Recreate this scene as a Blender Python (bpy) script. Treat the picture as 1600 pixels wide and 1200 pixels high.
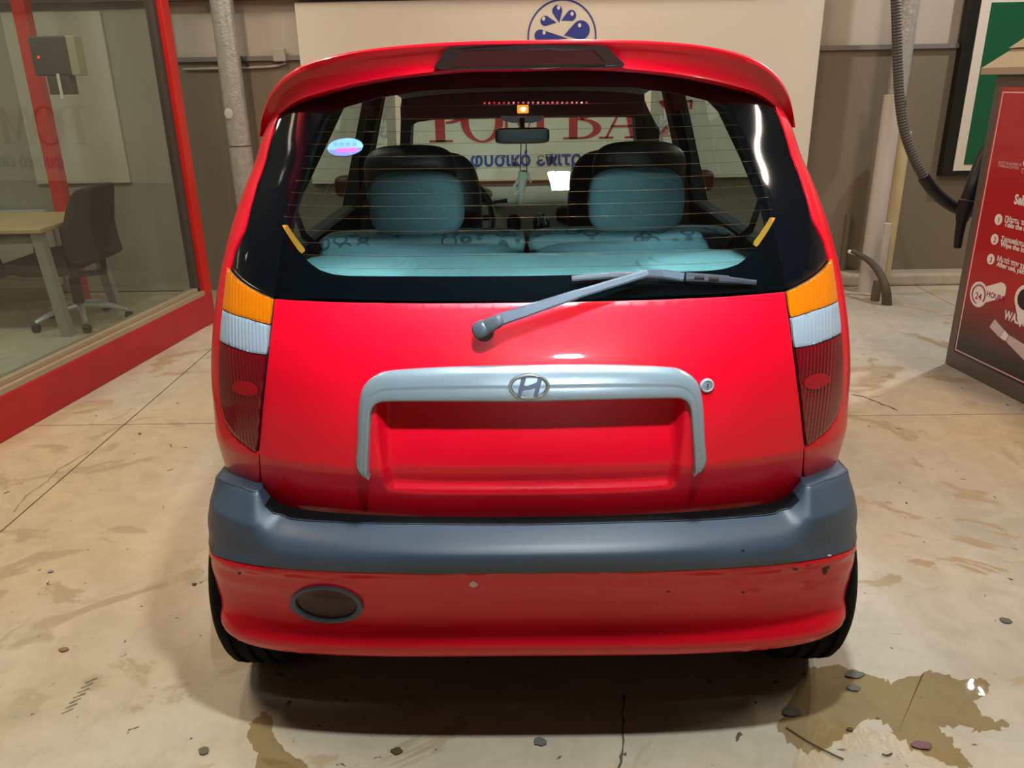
import bpy, bmesh, math, random
import numpy as np
from math import sin, cos, pi, radians, sqrt, atan2
from mathutils import Vector, Matrix
from mathutils.geometry import delaunay_2d_cdt

random.seed(7)
for o in list(bpy.data.objects):
    bpy.data.objects.remove(o, do_unlink=True)
SC = bpy.context.scene
COL = SC.collection

# ------------------------------------------------------------------ camera
FPX = 1259.1
THETA, YAW, ROLL = 0.358185, 0.0149966, 0.01770
CAM = np.array([-0.0131, -1.4431, 1.4602])
FWD = np.array([-sin(YAW)*cos(THETA), cos(YAW)*cos(THETA), -sin(THETA)])
_r = np.cross(FWD, [0, 0, 1]); _r /= np.linalg.norm(_r)
_u = np.cross(_r, FWD)
RGT = _r*cos(ROLL) - _u*sin(ROLL)
UPV = _u*cos(ROLL) + _r*sin(ROLL)
cd = bpy.data.cameras.new('camera')
cam = bpy.data.objects.new('camera', cd); COL.objects.link(cam)
cd.sensor_fit = 'HORIZONTAL'; cd.sensor_width = 36.0
cd.lens = FPX/1600*36.0
cd.clip_start = 0.05; cd.clip_end = 100
cam.matrix_world = Matrix(((RGT[0], UPV[0], -FWD[0], CAM[0]), (RGT[1], UPV[1], -FWD[1], CAM[1]),
                           (RGT[2], UPV[2], -FWD[2], CAM[2]), (0, 0, 0, 1)))
SC.camera = cam

# ------------------------------------------------------------------ world, lamps, exposure
W_ = bpy.data.worlds.new('world'); SC.world = W_; W_.use_nodes = True
W_.node_tree.nodes['Background'].inputs[0].default_value = (0.9, 0.82, 0.72, 1)
W_.node_tree.nodes['Background'].inputs[1].default_value = 0.02
SC.view_settings.view_transform = 'Standard'
SC.view_settings.look = 'None'
SC.view_settings.exposure = 0.0
SC.view_settings.gamma = 1.0
SC.view_settings.use_curve_mapping = False

def area_lamp(name, loc, target, size, power, color, size_y=None, spread=180):
    l = bpy.data.lights.new(name, 'AREA'); l.energy = power; l.color = color
    l.shape = 'RECTANGLE'; l.size = size; l.size_y = size_y or size
    l.spread = radians(spread)
    o = bpy.data.objects.new(name, l); COL.objects.link(o)
    o.location = loc
    d = Vector(target) - Vector(loc)
    o.rotation_euler = d.to_track_quat('-Z', 'Y').to_euler()
    return o
COOL = (0.80, 0.92, 1.0); WARM = (1.0, 0.85, 0.66)
for k in (-1, 0, 1):     # one flood light with three narrow heads side by side
    area_lamp('flood_lamp', (0.205+.042*k, -1.38, 3.05), (0.02+.34*k, 0.10, 1.18), 0.042, 2.25, COOL, 0.12, 22)
area_lamp('over_lamp', (0.27, -0.36, 3.1), (0.27, -0.36, 0), 0.13, 58, (0.90, 0.98, 0.98), 0.13)
area_lamp('headrest_fill', (0.45, -5.0, 1.62), (0.03, 0.6, 1.17), 0.25, 0.6, (0.86, 0.95, 1.0), 0.25, 8.5)  # added narrow fill from behind, brightens the headrests through the rear glass
area_lamp('bay_lamp', (3.55, 3.72, 3.05), (2.0, 1.4, 0), 0.11, 44, (0.9, 0.93, 1.0))
for x, y, e in ((-2.0, 0.7, 42), (-1.9, 2.7, 25), (2.9, 0.3, 44), (2.5, 2.1, 25), (0.4, 3.4, 25)):
    area_lamp('tube_lamp', (x, y, 3.25), (x, y, 0), 0.14, e, WARM, 1.2)
area_lamp('office_fill', (-3.6, 2.6, 3.2), (-3.6, 2.6, 0), 1.0, 30, (0.95, 1.0, 0.90), 0.3)  # added fill, no fixture behind it, brightens the office interior

# ------------------------------------------------------------------ pixel rays onto real planes
def ray(px, py):
    return FWD + RGT*((px-800)/FPX) + UPV*((600-py)/FPX)
def atY(px, py, Y):
    d = ray(px, py); return CAM + d*((Y-CAM[1])/d[1])
def atZ(px, py, Z):
    d = ray(px, py); return CAM + d*((Z-CAM[2])/d[2])
def atP(px, py, P0, N):
    d = ray(px, py); N = np.array(N); return CAM + d*(((np.array(P0)-CAM)@N)/(d@N))

# ------------------------------------------------------------------ materials
def lin(c):
    return tuple(((v/255)/12.92 if v/255 <= 0.04045 else ((v/255+0.055)/1.055)**2.4) for v in c) + (1,)
def mat(name, rgb, rough=0.5, metal=0.0, coat=0.0, coat_r=0.05, spec=0.5, noise=0.0, nscale=8.0, bump=0.0, bscale=60.0, emit=None, estr=0.0):
    m = bpy.data.materials.new(name); m.use_nodes = True
    nt = m.node_tree; b = nt.nodes['Principled BSDF']
    c = lin(rgb)
    b.inputs['Base Color'].default_value = c
    b.inputs['Roughness'].default_value = rough
    b.inputs['Metallic'].default_value = metal
    b.inputs['Specular IOR Level'].default_value = spec
    b.inputs['Coat Weight'].default_value = coat
    b.inputs['Coat Roughness'].default_value = coat_r
    tc = nt.nodes.new('ShaderNodeTexCoord')
    if noise > 0:
        n = nt.nodes.new('ShaderNodeTexNoise'); n.inputs['Scale'].default_value = nscale; n.inputs['Detail'].default_value = 6
        nt.links.new(tc.outputs['Object'], n.inputs['Vector'])
        r = nt.nodes.new('ShaderNodeValToRGB')
        r.color_ramp.elements[0].position = 0.3; r.color_ramp.elements[1].position = 0.7
        r.color_ramp.elements[0].color = tuple(v*(1-noise) for v in c[:3])+(1,)
        r.color_ramp.elements[1].color = tuple(min(1, v*(1+noise)) for v in c[:3])+(1,)
        nt.links.new(n.outputs['Fac'], r.inputs['Fac']); nt.links.new(r.outputs['Color'], b.inputs['Base Color'])
    if bump > 0:
        n2 = nt.nodes.new('ShaderNodeTexNoise'); n2.inputs['Scale'].default_value = bscale; n2.inputs['Detail'].default_value = 4
        nt.links.new(tc.outputs['Object'], n2.inputs['Vector'])
        bp = nt.nodes.new('ShaderNodeBump'); bp.inputs['Strength'].default_value = bump; bp.inputs['Distance'].default_value = 0.01
        nt.links.new(n2.outputs['Fac'], bp.inputs['Height']); nt.links.new(bp.outputs['Normal'], b.inputs['Normal'])
    if emit:
        b.inputs['Emission Color'].default_value = lin(emit); b.inputs['Emission Strength'].default_value = estr
    return m
def schlick(nt, f0, normal=None):
    """reflectance of a thin pane, the same from both of its sides"""
    g = nt.nodes.new('ShaderNodeNewGeometry'); d = nt.nodes.new('ShaderNodeVectorMath'); d.operation = 'DOT_PRODUCT'
    nt.links.new(g.outputs['Incoming'], d.inputs[0]); nt.links.new(normal or g.outputs['Normal'], d.inputs[1])
    def M2(op, a, b=None):
        m = nt.nodes.new('ShaderNodeMath'); m.operation = op
        for i, s in enumerate((a, b)):
            if s is None: continue
            if isinstance(s, float): m.inputs[i].default_value = s
            else: nt.links.new(s, m.inputs[i])
        return m.outputs[0]
    c = M2('SUBTRACT', 1.0, M2('ABSOLUTE', d.outputs['Value']))
    return M2('ADD', M2('MULTIPLY', M2('POWER', c, 5.0), 1.0-f0), f0)
def glass_mat(name, tint=(235, 245, 242), ior=1.5, rough=0.0, dirt=0.0):
    m = bpy.data.materials.new(name); m.use_nodes = True
    nt = m.node_tree; nt.nodes.clear()
    out = nt.nodes.new('ShaderNodeOutputMaterial')
    tr = nt.nodes.new('ShaderNodeBsdfTransparent'); tr.inputs[0].default_value = lin(tint)
    gl = nt.nodes.new('ShaderNodeBsdfGlossy'); gl.inputs['Roughness'].default_value = rough
    mx = nt.nodes.new('ShaderNodeMixShader')
    nt.links.new(schlick(nt, 2*((ior-1)/(ior+1))**2), mx.inputs[0]); nt.links.new(tr.outputs[0], mx.inputs[1]); nt.links.new(gl.outputs[0], mx.inputs[2])
    last = mx
    if dirt > 0:
        df = nt.nodes.new('ShaderNodeBsdfDiffuse'); df.inputs[0].default_value = lin((190, 185, 170))
        tc = nt.nodes.new('ShaderNodeTexCoord'); n = nt.nodes.new('ShaderNodeTexNoise'); n.inputs['Scale'].default_value = 2.2; n.inputs['Detail'].default_value = 7
        nt.links.new(tc.outputs['Object'], n.inputs['Vector'])
        mm = nt.nodes.new('ShaderNodeMath'); mm.operation = 'MULTIPLY'; mm.inputs[1].default_value = dirt
        nt.links.new(n.outputs['Fac'], mm.inputs[0])
        m2 = nt.nodes.new('ShaderNodeMixShader')
        nt.links.new(mm.outputs[0], m2.inputs[0]); nt.links.new(mx.outputs[0], m2.inputs[1]); nt.links.new(df.outputs[0], m2.inputs[2])
        last = m2
    nt.links.new(last.outputs[0], out.inputs[0])
    return m

PAINT = mat('red_paint', (218, 2, 33), 0.36, 0.0, 0.42, 0.06, 0.3)
GREYP = mat('grey_plastic', (62, 76, 90), 0.42, noise=0.10, nscale=5, bump=0.03, bscale=400)
BLACKP = mat('black_plastic', (20, 21, 23), 0.45)
BLACKG = mat('black_gloss', (5, 10, 15), 0.08, coat=0.6, coat_r=0.02)
RUBBER = mat('tyre_rubber', (11, 11, 11), 0.9, spec=0.2, bump=0.2, bscale=120)
UNDER = mat('underbody_black', (12, 12, 12), 0.9)
CHROME = mat('satin_chrome', (140, 155, 162), 0.28, 0.5, coat=0.4)
CHROME2 = mat('bright_chrome', (205, 212, 218), 0.22, 0.6)
AMBER = mat('amber_lens', (205, 108, 2), 0.22, coat=0.8, coat_r=0.04)
CLEARL = mat('clear_lens', (146, 158, 168), 0.22, coat=0.8, coat_r=0.04)
REDL = mat('red_lens', (104, 3, 16), 0.2, coat=0.8, coat_r=0.04)
REDR = mat('red_reflector', (150, 6, 22), 0.25, coat=0.5)
DREDL = mat('dark_red_lens', (52, 8, 14), 0.3, coat=0.15, spec=.3)
WIPG = mat('wiper_grey', (60, 70, 80), 0.45)
WINGL = glass_mat('car_glass', (214, 232, 230), 1.40)
OFFGL = glass_mat('office_glass', (212, 224, 214), 1.45, 0.0, 0.12)
COPPER = mat('heater_copper', (112, 64, 30), 0.5)
BUSBAR = mat('busbar_orange', (178, 112, 14), 0.6)
INTD = mat('interior_dark', (38, 40, 43), 0.75, noise=0.15, nscale=4)
INTG = mat('interior_grey', (92, 94, 92), 0.8)
LINING = mat('roof_lining', (120, 140, 150), 0.95)
DASH = mat('dashboard_grey', (158, 157, 146), 0.7)
TEAL = mat('teal_velour', (116, 150, 158), 0.9, noise=0.10, nscale=14, bump=0.12, bscale=250)
SHELF = mat('teal_shelf', (112, 146, 150), 0.85, noise=0.06, nscale=9, bump=0.08, bscale=300)
LEATHER = mat('black_leatherette', (26, 27, 31), 0.42, bump=0.05, bscale=120)
WHITE = mat('white_print', (236, 232, 226), 0.6)
# ------------------------------------------------------------------ object helpers
def setp(o, label=None, cat=None, group=None, kind=None):
    if label: o['label'] = label
    if cat: o['category'] = cat
    if group: o['group'] = group
    if kind: o['kind'] = kind
    return o
def wloc(o):
    v = Vector((0, 0, 0))
    while o is not None:
        v = v + o.location; o = o.parent
    return v
def empty(name, loc, label, cat, group=None):
    o = bpy.data.objects.new(name, None); COL.objects.link(o); o.location = loc
    o.empty_display_size = 0.1
    return setp(o, label, cat, group)
def link(name, me, parent=None):
    o = bpy.data.objects.new(name, me); COL.objects.link(o)
    if parent is not None:
        o.parent = parent; o.location = -wloc(parent)
    return o
def mesh(name, vs, fs, m, parent=None, smooth=False):
    me = bpy.data.meshes.new(name)
    me.from_pydata([tuple(float(c) for c in v) for v in vs], [], [tuple(int(i) for i in f) for f in fs])
    if isinstance(m, (list, tuple)):
        for q in m: me.materials.append(q)
    else:
        me.materials.append(m)
    if smooth:
        me.polygons.foreach_set('use_smooth', [True]*len(me.polygons))
    me.update()
    return link(name, me, parent)
def recenter(o):
    """put a top-level mesh object's origin at its base"""
    me = o.data
    co = np.array([v.co[:] for v in me.vertices])
    b = np.array([(co[:, 0].min()+co[:, 0].max())/2, (co[:, 1].min()+co[:, 1].max())/2, co[:, 2].min()])
    me.transform(Matrix.Translation(Vector(-b))); o.location = Vector(o.location)+Vector(b)
    return o
class MB:
    def __init__(s): s.v = []; s.f = []
    def add(s, vs, fs):
        n = len(s.v); s.v += [tuple(v) for v in vs]; s.f += [tuple(i+n for i in f) for f in fs]; return s
    def box(s, c, d, bev=0.0, R=None):
        bm = bmesh.new(); bmesh.ops.create_cube(bm, size=1)
        for v in bm.verts: v.co = Vector((v.co.x*d[0], v.co.y*d[1], v.co.z*d[2]))
        if bev > 0:
            bmesh.ops.bevel(bm, geom=list(bm.edges), offset=bev, segments=2, profile=0.5, affect='EDGES')
        bm.verts.ensure_lookup_table(); bm.verts.index_update()
        vs = []
        for v in bm.verts:
            p = v.co.copy()
            if R is not None: p = R @ p
            vs.append(tuple(p + Vector(c)))
        fs = [tuple(v.index for v in f.verts) for f in bm.faces]; bm.free()
        return s.add(vs, fs)
    def tube(s, pts, rad, n=12, cap=True, flat=1.0):
        P = [Vector(p) for p in pts]; k = len(P)
        rr = rad if hasattr(rad, '__len__') else [rad]*k
        T = [(P[min(i+1, k-1)]-P[max(i-1, 0)]).normalized() for i in range(k)]
        up = Vector((0, 0, 1))
        if abs(T[0].dot(up)) > 0.9: up = Vector((1, 0, 0))
        N = (up - T[0]*up.dot(T[0])).normalized()
        vs = []; fs = []
        for i in range(k):
            N = (N - T[i]*N.dot(T[i])).normalized(); B = T[i].cross(N)
            for j in range(n):
                a = 2*pi*j/n
                vs.append(P[i] + N*(cos(a)*rr[i]*flat) + B*(sin(a)*rr[i]))
        for i in range(k-1):
            for j in range(n):
                a = i*n+j; b = i*n+(j+1) % n
                fs.append((a, b, b+n, a+n))
        if cap:
            fs.append(tuple(range(n-1, -1, -1))); fs.append(tuple((k-1)*n+j for j in range(n)))
        return s.add(vs, fs)
    def lathe(s, prof, c, axis='z', n=32, R=None):
        vs = []; fs = []
        for (r, h) in prof:
            for j in range(n):
                a = 2*pi*j/n
                if axis == 'z': p = Vector((r*cos(a), r*sin(a), h))
                elif axis == 'x': p = Vector((h, r*cos(a), r*sin(a)))
                else: p = Vector((r*cos(a), h, r*sin(a)))
                if R is not None: p = R @ p
                vs.append(p + Vector(c))
        for i in range(len(prof)-1):
            for j in range(n):
                a = i*n+j; b = i*n+(j+1) % n
                fs.append((a, b, b+n, a+n))
        fs.append(tuple(range(n-1, -1, -1))); fs.append(tuple((len(prof)-1)*n+j for j in range(n)))
        return s.add(vs, fs)
    def sq(s, c, h, e1=0.5, e2=0.5, R=None, nu=20, nv=32):
        """superellipsoid: a rounded cushion-like block"""
        f = lambda w, e: math.copysign(abs(w)**e, w)
        vs = []; fs = []
        for i in range(nu+1):
            t = -pi/2 + pi*i/nu
            for j in range(nv):
                a = 2*pi*j/nv
                p = Vector((h[0]*f(cos(t), e1)*f(cos(a), e2), h[1]*f(cos(t), e1)*f(sin(a), e2), h[2]*f(sin(t), e1)))
                if R is not None: p = R @ p
                vs.append(p + Vector(c))
        for i in range(nu):
            for j in range(nv):
                fs.append((i*nv+j, i*nv+(j+1) % nv, (i+1)*nv+(j+1) % nv, (i+1)*nv+j))
        return s.add(vs, fs)
    def prism(s, pts, off):
        """closed 3-D polygon swept by the vector off"""
        n = len(pts); off = Vector(off)
        vs = [Vector(p) for p in pts] + [Vector(p)+off for p in pts]
        fs = [tuple(range(n)), tuple(range(2*n-1, n-1, -1))]
        for i in range(n):
            j = (i+1) % n; fs.append((i, i+n, j+n, j))
        return s.add(vs, fs)
    def build(s, name, m, parent=None, smooth=False, fix=True):
        o = mesh(name, s.v, s.f, m, parent)
        me = o.data
        if fix:
            bm = bmesh.new(); bm.from_mesh(me)
            bmesh.ops.recalc_face_normals(bm, faces=bm.faces); bm.to_mesh(me); bm.free()
        if smooth:
            me.polygons.foreach_set('use_smooth', [True]*len(me.polygons))
            me.set_sharp_from_angle(angle=radians(38))
        return o
def loft(name, rows, m, parent=None, close_u=False, smooth=True, thick=0.0):
    n = len(rows[0]); vs = [p for r in rows for p in r]; fs = []
    for i in range(len(rows)-1):
        for j in range(n if close_u else n-1):
            k = (j+1) % n
            fs.append((i*n+j, i*n+k, (i+1)*n+k, (i+1)*n+j))
    mb = MB(); mb.add(vs, fs)
    o = mb.build(name, m, parent, smooth)
    if thick:
        md = o.modifiers.new('solid', 'SOLIDIFY'); md.thickness = thick; md.offset = 0
    return o
def spline(pts, n):
    """Catmull-Rom through the points, resampled to n points of even arc length"""
    P = [np.array(p, float) for p in pts]
    P = [2*P[0]-P[1]] + P + [2*P[-1]-P[-2]]
    out = []
    for i in range(1, len(P)-2):
        for t in np.linspace(0, 1, 24, endpoint=False):
            a, b, c, d = P[i-1:i+3]
            out.append(0.5*((2*b)+(-a+c)*t+(2*a-5*b+4*c-d)*t*t+(-a+3*b-3*c+d)*t**3))
    out.append(P[-2]); out = np.array(out)
    L = np.concatenate([[0], np.cumsum(np.linalg.norm(np.diff(out, axis=0), axis=1))])
    q = np.linspace(0, L[-1], n)
    return np.stack([np.interp(q, L, out[:, k]) for k in range(out.shape[1])], 1)
def resample(pts, step):
    P = np.array(pts, float)
    L = np.concatenate([[0], np.cumsum(np.linalg.norm(np.diff(P, axis=0), axis=1))])
    n = max(2, int(round(L[-1]/step))+1)
    q = np.linspace(0, L[-1], n)
    return np.stack([np.interp(q, L, P[:, k]) for k in range(P.shape[1])], 1)
def pchip(xs, ys):
    xs = np.array(xs, float); ys = np.array(ys, float)
    h = np.diff(xs); d = np.diff(ys)/h
    m = np.zeros(len(xs)); m[0] = d[0]; m[-1] = d[-1]
    for i in range(1, len(xs)-1):
        if d[i-1]*d[i] > 0:
            w1 = 2*h[i]+h[i-1]; w2 = h[i]+2*h[i-1]
            m[i] = (w1+w2)/(w1/d[i-1]+w2/d[i])
    def f(x):
        x = np.clip(np.asarray(x, float), xs[0], xs[-1])
        i = np.clip(np.searchsorted(xs, x)-1, 0, len(h)-1)
        t = (x-xs[i])/h[i]
        return ((1+2*t)*(1-t)**2*ys[i]+t*(1-t)**2*h[i]*m[i]+t*t*(3-2*t)*ys[i+1]+t*t*(t-1)*h[i]*m[i+1])
    return f
def sstep(a, b, x):
    t = np.clip((np.asarray(x, float)-a)/(b-a), 0, 1); return t*t*(3-2*t)
def text_mesh(name, body, size, m, parent, origin, ux, uz, align='LEFT', ext=0.0008, off=0.0, xs=1.0):
    """flat lettering laid on a plane: origin, reading direction ux, upward uz"""
    c = bpy.data.curves.new(name, 'FONT'); c.body = body; c.size = size; c.align_x = align
    c.extrude = ext; c.offset = off; c.resolution_u = 3
    t = bpy.data.objects.new(name, c); COL.objects.link(t)
    dg = bpy.context.evaluated_depsgraph_get()
    me = bpy.data.meshes.new_from_object(t.evaluated_get(dg))
    bpy.data.objects.remove(t, do_unlink=True)
    ux = Vector(ux).normalized(); uz = Vector(uz).normalized(); n = ux.cross(uz)
    M = Matrix(((ux.x*xs, uz.x, n.x, origin[0]), (ux.y*xs, uz.y, n.y, origin[1]), (ux.z*xs, uz.z, n.z, origin[2]), (0, 0, 0, 1)))
    me.transform(M); me.materials.clear(); me.materials.append(m)
    me.name = name
    return link(name, me, parent)
# ------------------------------------------------------------------ curved skins of the car's tail
def inpoly(P, poly):
    x, y = P[:, 0], P[:, 1]; n = len(poly); c = np.zeros(len(P), bool); j = n-1
    for i in range(n):
        xi, yi = poly[i]; xj, yj = poly[j]
        with np.errstate(divide='ignore', invalid='ignore'):
            k = ((yi > y) != (yj > y)) & (x < (xj-xi)*(y-yi)/(yj-yi+1e-30)+xi)
        c ^= k; j = i
    return c
class Skin:
    """plan curve (superellipse) of half width W(z), depth B, swept over the side profile Y(z); phi 0 = car centre, +-pi/2 = flank"""
    def __init__(s, fW, fY, fB, p, ck=0.0, mod=None):
        s.fW, s.fY, s.fB, s.p, s.ck, s.mod = fW, fY, fB, p, ck, mod
    def pos(s, phi, z):
        phi = np.asarray(phi, float); z = np.asarray(z, float)
        sn, cs = np.sin(phi), np.abs(np.cos(phi))
        r = (np.abs(sn)**s.p + cs**s.p)**(-1/s.p)
        x = s.fW(z)*r*sn
        ze = z - (s.ck(z) if callable(s.ck) else s.ck)*x*x
        Y = s.fY(ze) + s.fB(z)*(1-r*cs)
        if s.mod is not None: Y = s.mod(x, z, ze, Y, phi)
        return np.stack([x, Y, z+0*x], -1)
    def nrm(s, phi, z):
        e = 1e-3
        a = s.pos(np.asarray(phi)+e, z)-s.pos(np.asarray(phi)-e, z)
        b = s.pos(phi, np.asarray(z)+e)-s.pos(phi, np.asarray(z)-e)
        n = np.cross(a, b); n /= np.linalg.norm(n, axis=-1, keepdims=True)+1e-12
        return n
    def hit(s, px, py):
        """first crossing of the pixel's ray with the skin, as (phi, z)"""
        d = ray(px, py); last = None
        for Y in np.arange(-0.1, 0.75, 0.004):
            q = CAM + d*((Y-CAM[1])/d[1])
            W = float(s.fW(q[2]))
            u = min(abs(q[0])/W, 1.0)
            phi = math.copysign(atan2(u, max(0.0, 1-u**s.p)**(1/s.p)), q[0])
            g = float(s.pos(phi, q[2])[1]) - Y
            if u >= 1.0: g = 1.0
            if g < 0 and last is not None:
                if last[0] >= 0.9: return np.array([phi, q[2]])
                t = last[0]/(last[0]-g)
                return np.array([last[1]+(phi-last[1])*t, last[2]+(q[2]-last[2])*t])
            last = (g, phi, q[2])
        q = atY(px, py, 0.28)
        return np.array([math.copysign(1.5, q[0]), q[2]])
US = 0.7
def panel(name, skin, outline, m, parent, off=0.0, thick=0.006, step=0.012, holes=(), mirror=False, bev=0.0012, ribs=None, estep=None):
    """a sheet on the skin inside a closed (phi, z) outline, with turned-in edges"""
    estep = estep or step*0.8
    loops = []
    for L in [outline]+list(holes):
        Q = np.array(L, float)*np.array([US, 1.0])
        Q = resample(np.vstack([Q, Q[:1]]), estep)[:-1]
        loops.append(Q)
    pts = []; edges = []
    for Q in loops:
        n0 = len(pts); n = len(Q); pts += [tuple(q) for q in Q]
        edges += [(n0+i, n0+(i+1) % n) for i in range(n)]
    nb = len(pts)
    allb = np.vstack(loops)
    mn, mx = allb.min(0), allb.max(0)
    gx, gy = np.meshgrid(np.arange(mn[0]+step*0.5, mx[0], step), np.arange(mn[1]+step*0.5, mx[1], step))
    gx[1::2] += step*0.5
    G = np.stack([gx.ravel(), gy.ravel()], 1)
    keep = inpoly(G, loops[0])
    for H in loops[1:]: keep &= ~inpoly(G, H)
    G = G[keep]
    if len(G):
        ok = np.ones(len(G), bool)
        for i in range(0, len(allb), 200):
            dd = np.sqrt(((G[:, None, :]-allb[None, i:i+200, :])**2).sum(-1)).min(1)
            ok &= dd > step*0.45
        G = G[ok]
    allp = [Vector(q) for q in pts] + [Vector(tuple(g)) for g in G]
    vo, eo, fo, ov, oe, of = delaunay_2d_cdt(allp, edges, [], 0, 1e-6)
    V = np.array([tuple(v) for v in vo])
    src = [l[0] if l else -1 for l in ov]
    F = np.array([f for f in fo])
    cen = V[F].mean(1)
    k = inpoly(cen, loops[0])
    for H in loops[1:]: k &= ~inpoly(cen, H)
    F = F[k]
    phi, z = V[:, 0]/US, V[:, 1]
    P = skin.pos(phi, z); N = skin.nrm(phi, z)
    # outward direction along the border
    isb = np.array([0 <= q < nb for q in src])
    o2 = np.zeros_like(P)
    bmap = {}
    for vi, q in enumerate(src):
        if 0 <= q < nb: bmap[q] = vi
    base = 0; borders = []
    for li, Q in enumerate(loops):
        n = len(Q); ids = [bmap.get(base+i, -1) for i in range(n)]
        ids = [i for i in ids if i >= 0]; borders.append(ids); base += n
        for i, vi in enumerate(ids):
            t = P[ids[(i+1) % len(ids)]]-P[ids[i-1]]
            o = np.cross(t, N[vi]); o /= np.linalg.norm(o)+1e-12
            o2[vi] = o
    area = sum(Q0[0]*Q1[1]-Q1[0]*Q0[1] for Q0, Q1 in zip(loops[0], np.roll(loops[0], -1, 0)))
    if area < 0: o2 = -o2
    if len(loops) > 1:
        for li, ids in enumerate(borders[1:]):
            Q = loops[li+1]
            a2 = sum(q0[0]*q1[1]-q1[0]*q0[1] for q0, q1 in zip(Q, np.roll(Q, -1, 0)))
            if (a2 > 0) == (area > 0):
                for vi in ids: o2[vi] = -o2[vi]
    offs = np.full(len(P), off)
    if ribs is not None: offs = offs + ribs(P, phi, z)
    PP = P + N*offs[:, None]
    NN = N.copy()
    if bev > 0:
        PP[isb] = PP[isb] - N[isb]*bev
        NN[isb] = N[isb] + 0.3*o2[isb]; NN[isb] /= np.linalg.norm(NN[isb], axis=1, keepdims=True)
    verts = list(PP); faces = []
    for f in F:
        a, b, c = P[f[0]], P[f[1]], P[f[2]]
        fn = np.cross(b-a, c-a)
        faces.append(tuple(f) if fn @ N[f[0]] > 0 else (f[0], f[2], f[1]))
    nf_top = len(faces); NL = list(NN)
    for ids in borders:
        n = len(ids); b0 = len(verts)
        for vi in ids: verts.append(PP[vi]); NL.append(o2[vi])
        for vi in ids: verts.append(PP[vi]-N[vi]*thick); NL.append(o2[vi])
        for i in range(n):
            j = (i+1) % n
            q = (b0+i, b0+j, b0+n+j, b0+n+i)
            fn = np.cross(np.array(verts[q[1]])-verts[q[0]], np.array(verts[q[3]])-verts[q[0]])
            if fn @ o2[ids[i]] < 0: q = q[::-1]
            faces.append(q)
    verts = np.array(verts); NL = np.array(NL)
    objs = []
    for sx in ((1, -1) if mirror else (1,)):
        v2 = verts*np.array([sx, 1, 1]); n2 = NL*np.array([sx, 1, 1])
        fs = faces if sx == 1 else [f[::-1] for f in faces]
        o = mesh(name, v2, fs, m, parent, True)
        if ribs is None:
            o.data.normals_split_custom_set_from_vertices([tuple(q) for q in n2])
        objs.append(o)
    return objs if mirror else objs[0]

fW_body = pchip([.40, .588, .635, .72, .785, .846, .926, .991, 1.083, 1.117, 1.173, 1.248, 1.302, 1.356, 1.45, 1.54],
                [.76, .740, .737, .729, .723, .719, .709, .699, .683, .675, .660, .634, .612, .596, .556, .50])
fY_body = pchip([.50, .55, .60, .66, .700, .708, .716, .80, .88, .94, 1.0, 1.05, 1.10, 1.2, 1.3, 1.4, 1.5, 1.56],
                [.148, .120, .097, .070, .0525, .0500, .0495, .047, .050, .058, .074, .093, .115, .163, .214, .268, .325, .36])
def tail_mod(x, z, ze, Y, phi):
    sx = 1-sstep(.290, .318, np.abs(x) + 0.10*np.maximum(0, .70-ze))
    sz = sstep(.640, .668, ze)*(1-sstep(.870, .885, ze))
    dep = .022 + .032*sstep(.66, .86, ze)
    return Y + sx*sz*dep
TAIL = Skin(fW_body, fY_body, lambda z: .27, 2.7, 0.03, tail_mod)
fW_bump = pchip([.15, .20, .24, .30, .36, .42, .508, .56, .60, .66], [.722, .740, .748, .757, .763, .766, .764, .752, .742, .737])
fY_bump = pchip([.20, .225, .24, .262, .288, .315, .335, .36, .40, .44, .487, .492, .515, .533, .545, .556, .572, .585, .60, .66],
                [.105, .068, .048, .029, .021, .032, .044, .049, .042, .026, .009, .003, .000, .003, .014, .033, .064, .080, .100, .16])
def bump_mod(x, z, ze, Y, phi):
    h = sstep(.535, .615, np.abs(x))
    Yh = .27*(1-1.0) + 0
    core = Y - fY_bump(ze) + 0.012 + 0.62*np.maximum(0, ze-.565)
    up = sstep(.50, .54, ze)
    return np.where(ze > .50, Y*(1-h*up)+core*h*up, Y)
BUMP = Skin(fW_bump, fY_bump, lambda z: .19 + .08*sstep(.33, .48, z), 2.8, lambda z: -(.045+.045*sstep(.34, .46, z))*(1-sstep(.48, .565, z)), bump_mod)
def tr(skin, pts):
    return [skin.hit(*p) for p in pts]
def sym(half):
    """closes a left half outline (from the centre line round to the centre line) with its mirror image"""
    h = [np.array(q) for q in half]
    r = [np.array([-q[0], q[1]]) for q in h[::-1]]
    if abs(h[0][0]) < .02: h[0] = np.array([0, h[0][1]]); r = r[:-1]
    if abs(h[-1][0]) < .02: h[-1] = np.array([0, h[-1][1]]); r = r[1:]
    return h + r
def shiftp(pts, d): return [np.array([q[0]+d/US, q[1]]) for q in pts]

# ------------------------------------------------------------------ the car
CAR = empty('car', (0, 1.7, 0), 'red compact hatchback seen from behind, rear window wiper and chrome plate surround', 'car')

T = lambda pts: tr(TAIL, pts)
# tail lamp outlines (left), in (phi, z)
L_in = T([(427.6, 466), (425, 486), (422, 508), (417, 556), (411, 612), (402, 707)])
L_out = T([(385, 695), (366, 679.5), (352, 659.5), (345, 632), (342, 582), (344, 533), (349, 484), (353, 445), (357, 418)])
tailgate_half = [T([(827, 473)])[0]] + [L_in[0]] + shiftp(L_in, .0045)[1:] + T([(406, 712), (408, 745), (414, 779), (427, 795), (452, 803), (522, 809), (660, 812), (827, 813)])
tailgate_half[1] = np.array([tailgate_half[1][0]+.004, tailgate_half[1][1]-.001])
TG = panel('tailgate', TAIL, sym(tailgate_half), PAINT, CAR, 0.0, 0.02, 0.0085, bev=0.0008)

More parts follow.
